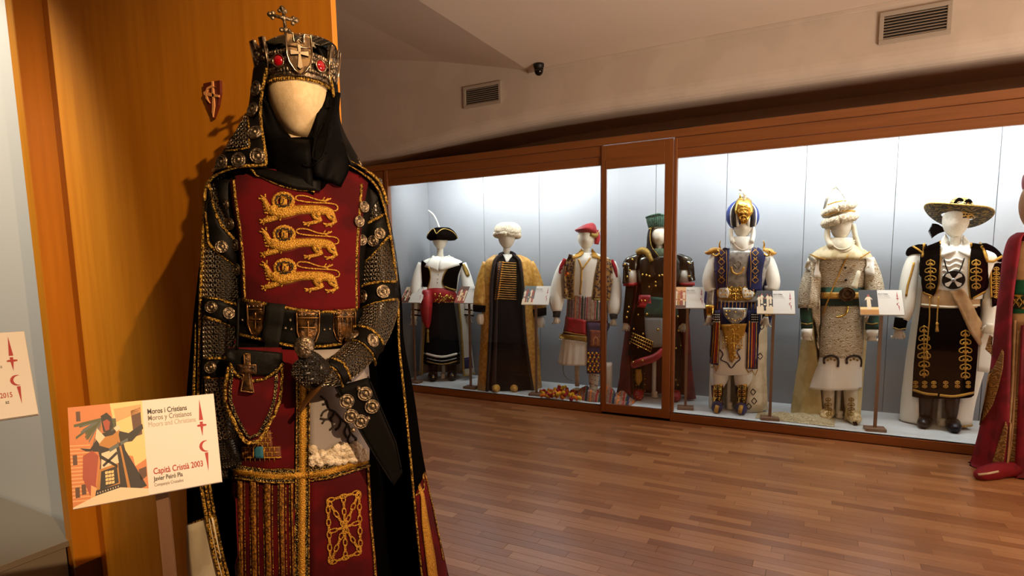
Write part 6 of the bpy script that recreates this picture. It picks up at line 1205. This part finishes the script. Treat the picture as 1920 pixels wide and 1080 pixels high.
f.loft('shoulder_wing', [(458, 1722, 1738, 1, 0), (464, 1704, 1738, .8, 0), (474, 1698, 1734, .8, 0), (480, 1700, 1716, .8, 0)], M['velvetk'], 3, 20, reg='wing'); f.loft('shoulder_wing', [(456, 1836, 1850, 1, 0), (464, 1838, 1866, .8, 0), (478, 1842, 1879, .8, 0), (490, 1848, 1880, .7, 0), (496, 1850, 1860, .7, 0)], M['velvetk'], 3, 20, reg='wing')
f.stroke('gold_wing_braid', [(1712, 462), (1722, 468), (1729, 474)], .008, M['goldf'], ['wing', 'vest', 'torso'], .003); f.stroke('gold_wing_braid', [(1838, 456), (1846, 474), (1851, 490), (1862, 490), (1878, 481)], .011, M['goldf'], ['wing', 'vest', 'torso'], .003)
f.tube('white_sleeve', [(1718, 474, 24, 0), (1708, 505, 33, 0), (1702, 545, 36, -.02), (1698, 580, 34, -.04), (1692, 600, 26, -.06)], M['white'], 4, 18, reg='sl'); f.stroke('gold_leaf_trim', [(1714, 492), (1708, 515), (1702, 535), (1699, 555)], .009, M['goldf'], ['sl'], .002); f.tube('black_cuff', [(1690, 596, 27, -.06), (1686, 618, 25, -.07)], M['velvetk'], 2, 14, reg='cf'); f.stroke('gold_cuff_braid', [(1674, 614), (1686, 618), (1699, 616)], .006, M['olive'], ['cf'], .002); put_hand(f, 'hand', 1685, 616, -.075, .15, M['mann'], (.1, .06, 0), .7, 1)
f.tube('white_sleeve', [(1862, 480, 24, 0), (1862, 520, 30, .02), (1858, 570, 30, .02), (1850, 620, 28, .0)], M['white'], 4, 18, reg='sr'); f.sheet('hanging_black_sleeve', [(1858, 496), (1858, 540), (1860, 576)], [(1878, 490), (1878, 530), (1866, 572)], M['velvetk'], ['sr', 'wing'], .014, 10, 5, .008, reg='hb'); scroll(f, 1868, 500, 14, 60, .004, M['goldf'], ['hb']); f.stroke('gold_scallop', [(1858, 496), (1858, 540), (1860, 576)], .008, M['goldf'], ['hb', 'sr'], .003)
f.sheet('white_drape', [(1845, 560), (1838, 620), (1832, 696)], [(1862, 560), (1864, 620), (1856, 700)], M['white'], ['sr'], .0, 12, 6, .01, reg='wd')
put_hand(f, 'hand', 1856, 606, -.06, .15, M['mann'], (.1, 0, 0), .7, -1)
wst = f.loft('tan_waistband', [(540, 1729, 1838, .64), (560, 1727, 1838, .66), (576, 1726, 1838, .66)], M['tan'], folds=4, amp=.01, reg='waist'); f.stroke('cream_edge', [(1729, 571), (1782, 576), (1836, 572)], .010, M['cream'], ['waist'], .002, wst, sub=3)
skt = f.loft('black_skirt', [(572, 1726, 1838, .64), (620, 1720, 1836, .66), (680, 1714, 1832, .66), (742, 1711, 1826, .66)], M['velvetk'], folds=6, amp=.02, reg='sk')
scroll(f, 1733, 610, 24, 98, .005, M['goldf'], ['sk'], skt); scroll(f, 1810, 618, 24, 94, .005, M['goldf'], ['sk'], skt)
f.stroke('gold_hem', [(1713, 731), (1735, 738), (1758, 740)], .011, M['goldf'], ['sk'], .002, skt, sub=4); f.stroke('gold_hem', [(1762, 741), (1790, 743), (1825, 736)], .011, M['goldf'], ['sk'], .002, skt, sub=4)
for x in (1717, 1734, 1751, 1773, 1795, 1815): scroll(f, x, 714, 10, 14, .004, M['goldf'], ['sk'], skt)
sa = f.sheet('tan_sash', [(1780, 545), (1798, 580), (1815, 620), (1831, 648)], [(1806, 540), (1822, 575), (1836, 610), (1844, 628)], M['tan'], ['torso', 'waist', 'sk'], .016, 16, 6, .008, reg='sash', wob=.003)
f.stroke('hanging_gold_cord', [(1745, 556), (1744, 600), (1738, 660)], .005, M['goldf'], ['waist', 'sk', 'vest'], .012); f.stroke('hanging_gold_cord', [(1761, 556), (1759, 580), (1757, 606)], .005, M['goldf'], ['waist', 'sk', 'vest'], .012); tassel(f, 1757, 604, 622, 7, M['goldf'], -.21); tassel(f, 1738, 658, 675, 7, M['goldf'], -.22)
ms = studmesh('medallion_plate', .074, M['boot']); md = f.stamp('black_medallion', ms, 1788, 524, ['torso', 'waist', 'sash'], .022); V, F = blobvf((0, -.012, 0), (.016, .01, .016), 12, 7); f.add('silver_boss', V, F, M['silver'], md, True)
for a in (PI / 4, 3 * PI / 4, 5 * PI / 4, 7 * PI / 4):
    V, F = prism([(0, 0), (.06 * math.cos(a - .3), .06 * math.sin(a - .3)), (.066 * math.cos(a), .066 * math.sin(a)), (.06 * math.cos(a + .3), .06 * math.sin(a + .3))], -.009, -.005); f.add('pale_petal', V, F, M['white'], md, False)
f.stroke('necklace_cord', [(1770, 484), (1774, 500), (1779, 512)], .005, M['boot'], ['torso'], .012); f.stroke('necklace_cord', [(1808, 484), (1803, 500), (1798, 510)], .005, M['boot'], ['torso'], .012)
leg(f, 1737, 725, 1735, 796, 34, 24, M['boot'], M['boot'], .16, sw=14, name='boot', dx=-.01); leg(f, 1786, 725, 1787, 798, 34, 23, M['boot'], M['boot'], .17, sw=14, name='boot', dx=.01)
c7 = f.wrap('white_cape', [(520, 1722, 1862, 1730, 1850, .5, .06), (600, 1710, 1862, 1722, 1842, .5, .08), (680, 1698, 1850, 1722, 1822, .5, .08), (750, 1690, 1830, 1722, 1800, .48, .08), (796, 1688, 1822, 1724, 1790, .46, .08)], M['white'], 3, 36, .01, folds=5, amp=.04, reg='cape'); f.line('cape_hem', f.hemline, .008, M['olive'], c7)
# ---------------------------------------------------------------- 8 red cloak at the right edge, standing on the floor
f = Fig('mannequin', 'mannequin in long crimson cloak with gold patches, cut off by the right edge', 1907, 885, plane=.0, z0=0)
tn = mat('tan_stocking', (176, 134, 96), rough=.7); f.head(1944, 336, 432, 66, tn, neck=(470, 36, 0))
f.loft('turban', [(318, 1930, 1960, 1, .02), (330, 1918, 1974, 1, .02), (350, 1916, 1976, 1, .02), (364, 1922, 1968, 1, .02)], M['redc'], 4, 28, folds=4, amp=.04)
f.loft('tan_robe', [(452, 1915, 1975, .7), (470, 1896, 1994, .6), (520, 1894, 1992, .62), (580, 1888, 1984, .62), (660, 1880, 1985, .6), (780, 1862, 1985, .58), (880, 1846, 1985, .56)], M['tan'], folds=8, amp=.03, grow=(.1, 1), reg='robe')
gb = f.loft('green_sash', [(524, 1893, 1992, .66), (540, 1891, 1990, .68), (586, 1888, 1986, .68)], mat('emerald_satin', (4, 84, 50), (2, 60, 36), scale=9, rough=.5), 3, 36, folds=3, amp=.01, reg='sash'); gbb = f.sheet('gold_brocade_band', [(1894, 552), (1893, 578)], [(1980, 556), (1978, 582)], mat('gold_diamond_brocade', (168, 124, 30), (30, 40, 20), kind='voronoi', scale=26, thr=(.25, .4), rough=.5, metal=.3), ['sash'], .004, 4, 16, .006, gb, reg='gbb')
for k in range(7): x = 1898 + k * 13; f.stroke('diamond', [(x, 557), (x + 6, 566), (x, 576), (x - 6, 566)], .004, M['olive'], ['gbb'], .002, gbb, close=True, step=3)
cr_m = mat('crimson_velvet', (132, 8, 34), (104, 4, 24), scale=7, rough=.75, sheen=.25)
c8 = f.wrap('cloak', [(436, 1906, 1984, 1922, 1968, .7, .0), (448, 1890, 1998, 1914, 1976, .66), (480, 1880, 2008, 1910, 1985, .62), (540, 1873, 2012, 1901, 1988, .62), (600, 1866, 2014, 1896, 1990, .62), (700, 1856, 2016, 1894, 1990, .62), (790, 1840, 2020, 1892, 1990, .62), (850, 1826, 2024, 1888, 1990, .6), (892, 1815, 2030, 1884, 1990, .6)], cr_m, 4, 56, .012, folds=11, amp=.035, grow=(.1, 1), reg='cloak')
bc8 = mat('antique_gold_brocade', (168, 132, 78), (120, 88, 46), kind='swirl', scale=16, thr=(.35, .6), rough=.5, metal=.2, bump=.3, bkind='same')
f.sheet('gold_patch', [(1880, 655), (1864, 690), (1853, 700), (1846, 745), (1836, 795)], [(1883, 660), (1881, 690), (1872, 730), (1862, 760), (1838, 797)], bc8, ['cloak'], .003, 16, 6, .003, c8); f.sheet('gold_patch', [(1886, 790), (1872, 830), (1860, 868)], [(1890, 800), (1886, 840), (1880, 880)], bc8, ['cloak', 'robe'], .003, 10, 5, .003, c8); f.sheet('gold_sleeve_end', [(1855, 628), (1847, 655)], [(1862, 632), (1862, 668)], bc8, ['cloak'], .006, 5, 4, .006, c8)
f.sheet('gold_robe_panel', [(1904, 735), (1898, 800), (1893, 890)], [(1912, 750), (1906, 820), (1904, 900)], bc8, ['robe', 'cloak'], .004, 14, 4, .004); f.sheet('cloak_front', [(1915, 610), (1910, 740), (1902, 910)], [(1945, 600), (1945, 740), (1940, 930)], cr_m, ['robe'], .01, 18, 6, .012, reg='cf', wob=.006)
f.stroke('cream_ribbon', [(1904, 600), (1900, 700), (1892, 800), (1886, 872), (1880, 884)], .010, M['tan'], ['robe', 'cloak'], .008, sub=3); f.stroke('cream_ribbon', [(1910, 620), (1904, 720), (1897, 820), (1888, 884)], .008, M['tan'], ['robe', 'cloak'], .008, sub=3)
p = on_z(1856, 898, 0) - f.base; p = Matrix.Rotation(-f.rz, 3, 'Z') @ p
cc = catmull([(p.x + .14, p.y + .20, .045, .05), (p.x + .05, p.y + .10, .045, .055), (p.x - .0, p.y + .02, .04, .055), (p.x - .05, p.y - .06, .035, .04), (p.x - .07, p.y - .09, .04, .015)], 4); V, F = tubevf([q[:3] for q in cc], [q[3] for q in cc], 14); sho = f.add('crimson_shoe', [Vector((v.x, v.y, max(.001, v.z))) for v in V], F, cr_m, None, True, 'shoe'); f.stroke('cream_shoe_trim', [(1834, 890), (1852, 888), (1872, 884)], .008, M['cream'], ['shoe'], .001, sho)
# ---------------------------------------------------------------- things lying on the case floor
rr = random.Random(21); bs = on_z(1050, 744, .075); gr = empty('pompom_garland', (bs.x, bs.y, .075), 'heap of yellow, red and orange wool pompoms on the case floor', 'pompoms')
pmz = {k: domemesh('pompom', .021, M[k], 10) for k in ('yellow', 'crimson', 'orange')}
for i in range(110):
    x = rr.uniform(1014, 1086); y = rr.uniform(731, 751); lv = rr.random(); q = on_z(x, y, .10); dz = .022 + lv * .06 * max(0, 1 - abs(x - 1050) / 45)
    if q.y < YF + .06: q.y = YF + .06 + rr.random() * .03
    o = link('pompom', pmz[rr.choice(('yellow', 'yellow', 'crimson', 'orange', 'crimson'))], gr); o.location = (q.x - bs.x, q.y - bs.y, dz); o.scale = [rr.uniform(.85, 1.2)] * 3
q0 = on_z(1128, 750, .075); bk = empty('striped_blanket', (q0.x, max(q0.y, 5.46), .075), 'crumpled striped blanket lying behind the case door post', 'blanket'); V = []; F = []; FI = []; nx, ny = 48, 18
for lay in (0, 1):
    for i in range(nx + 1):
        for j in range(ny + 1):
            u, v = i / nx * 2 - 1, j / ny * 2 - 1; e = max(0, 1 - (abs(u) ** 4)) * max(0, 1 - v ** 4); z = e * (.07 + .035 * math.sin(u * 9 + v * 3) + .025 * math.sin(v * 8 - u * 5) + .03 * (1 - abs(u)))
            V.append(Vector((u * .34, v * .11 + .02 * math.sin(u * 7), .004 + z if lay == 0 else .001)))
for i in range(nx):
    for j in range(ny): q = i * (ny + 1) + j; F.append([q, q + ny + 1, q + ny + 2, q + 1]); FI.append([0, 0, 1, 0, 2, 3, 0, 0, 4, 0][(i * 2 // 2 + j // 5) % 10])
o_ = (nx + 1) * (ny + 1); F += [[k + o_ for k in g[::-1]] for g in F]; FI += [0] * (nx * ny)
mk('cloth', V, F, None, bk, True, None, [mat('blanket_tan', (160, 122, 100), (134, 98, 80), scale=50, rough=.9), M['crimson'], M['green'], M['navy'], M['orange']], FI)
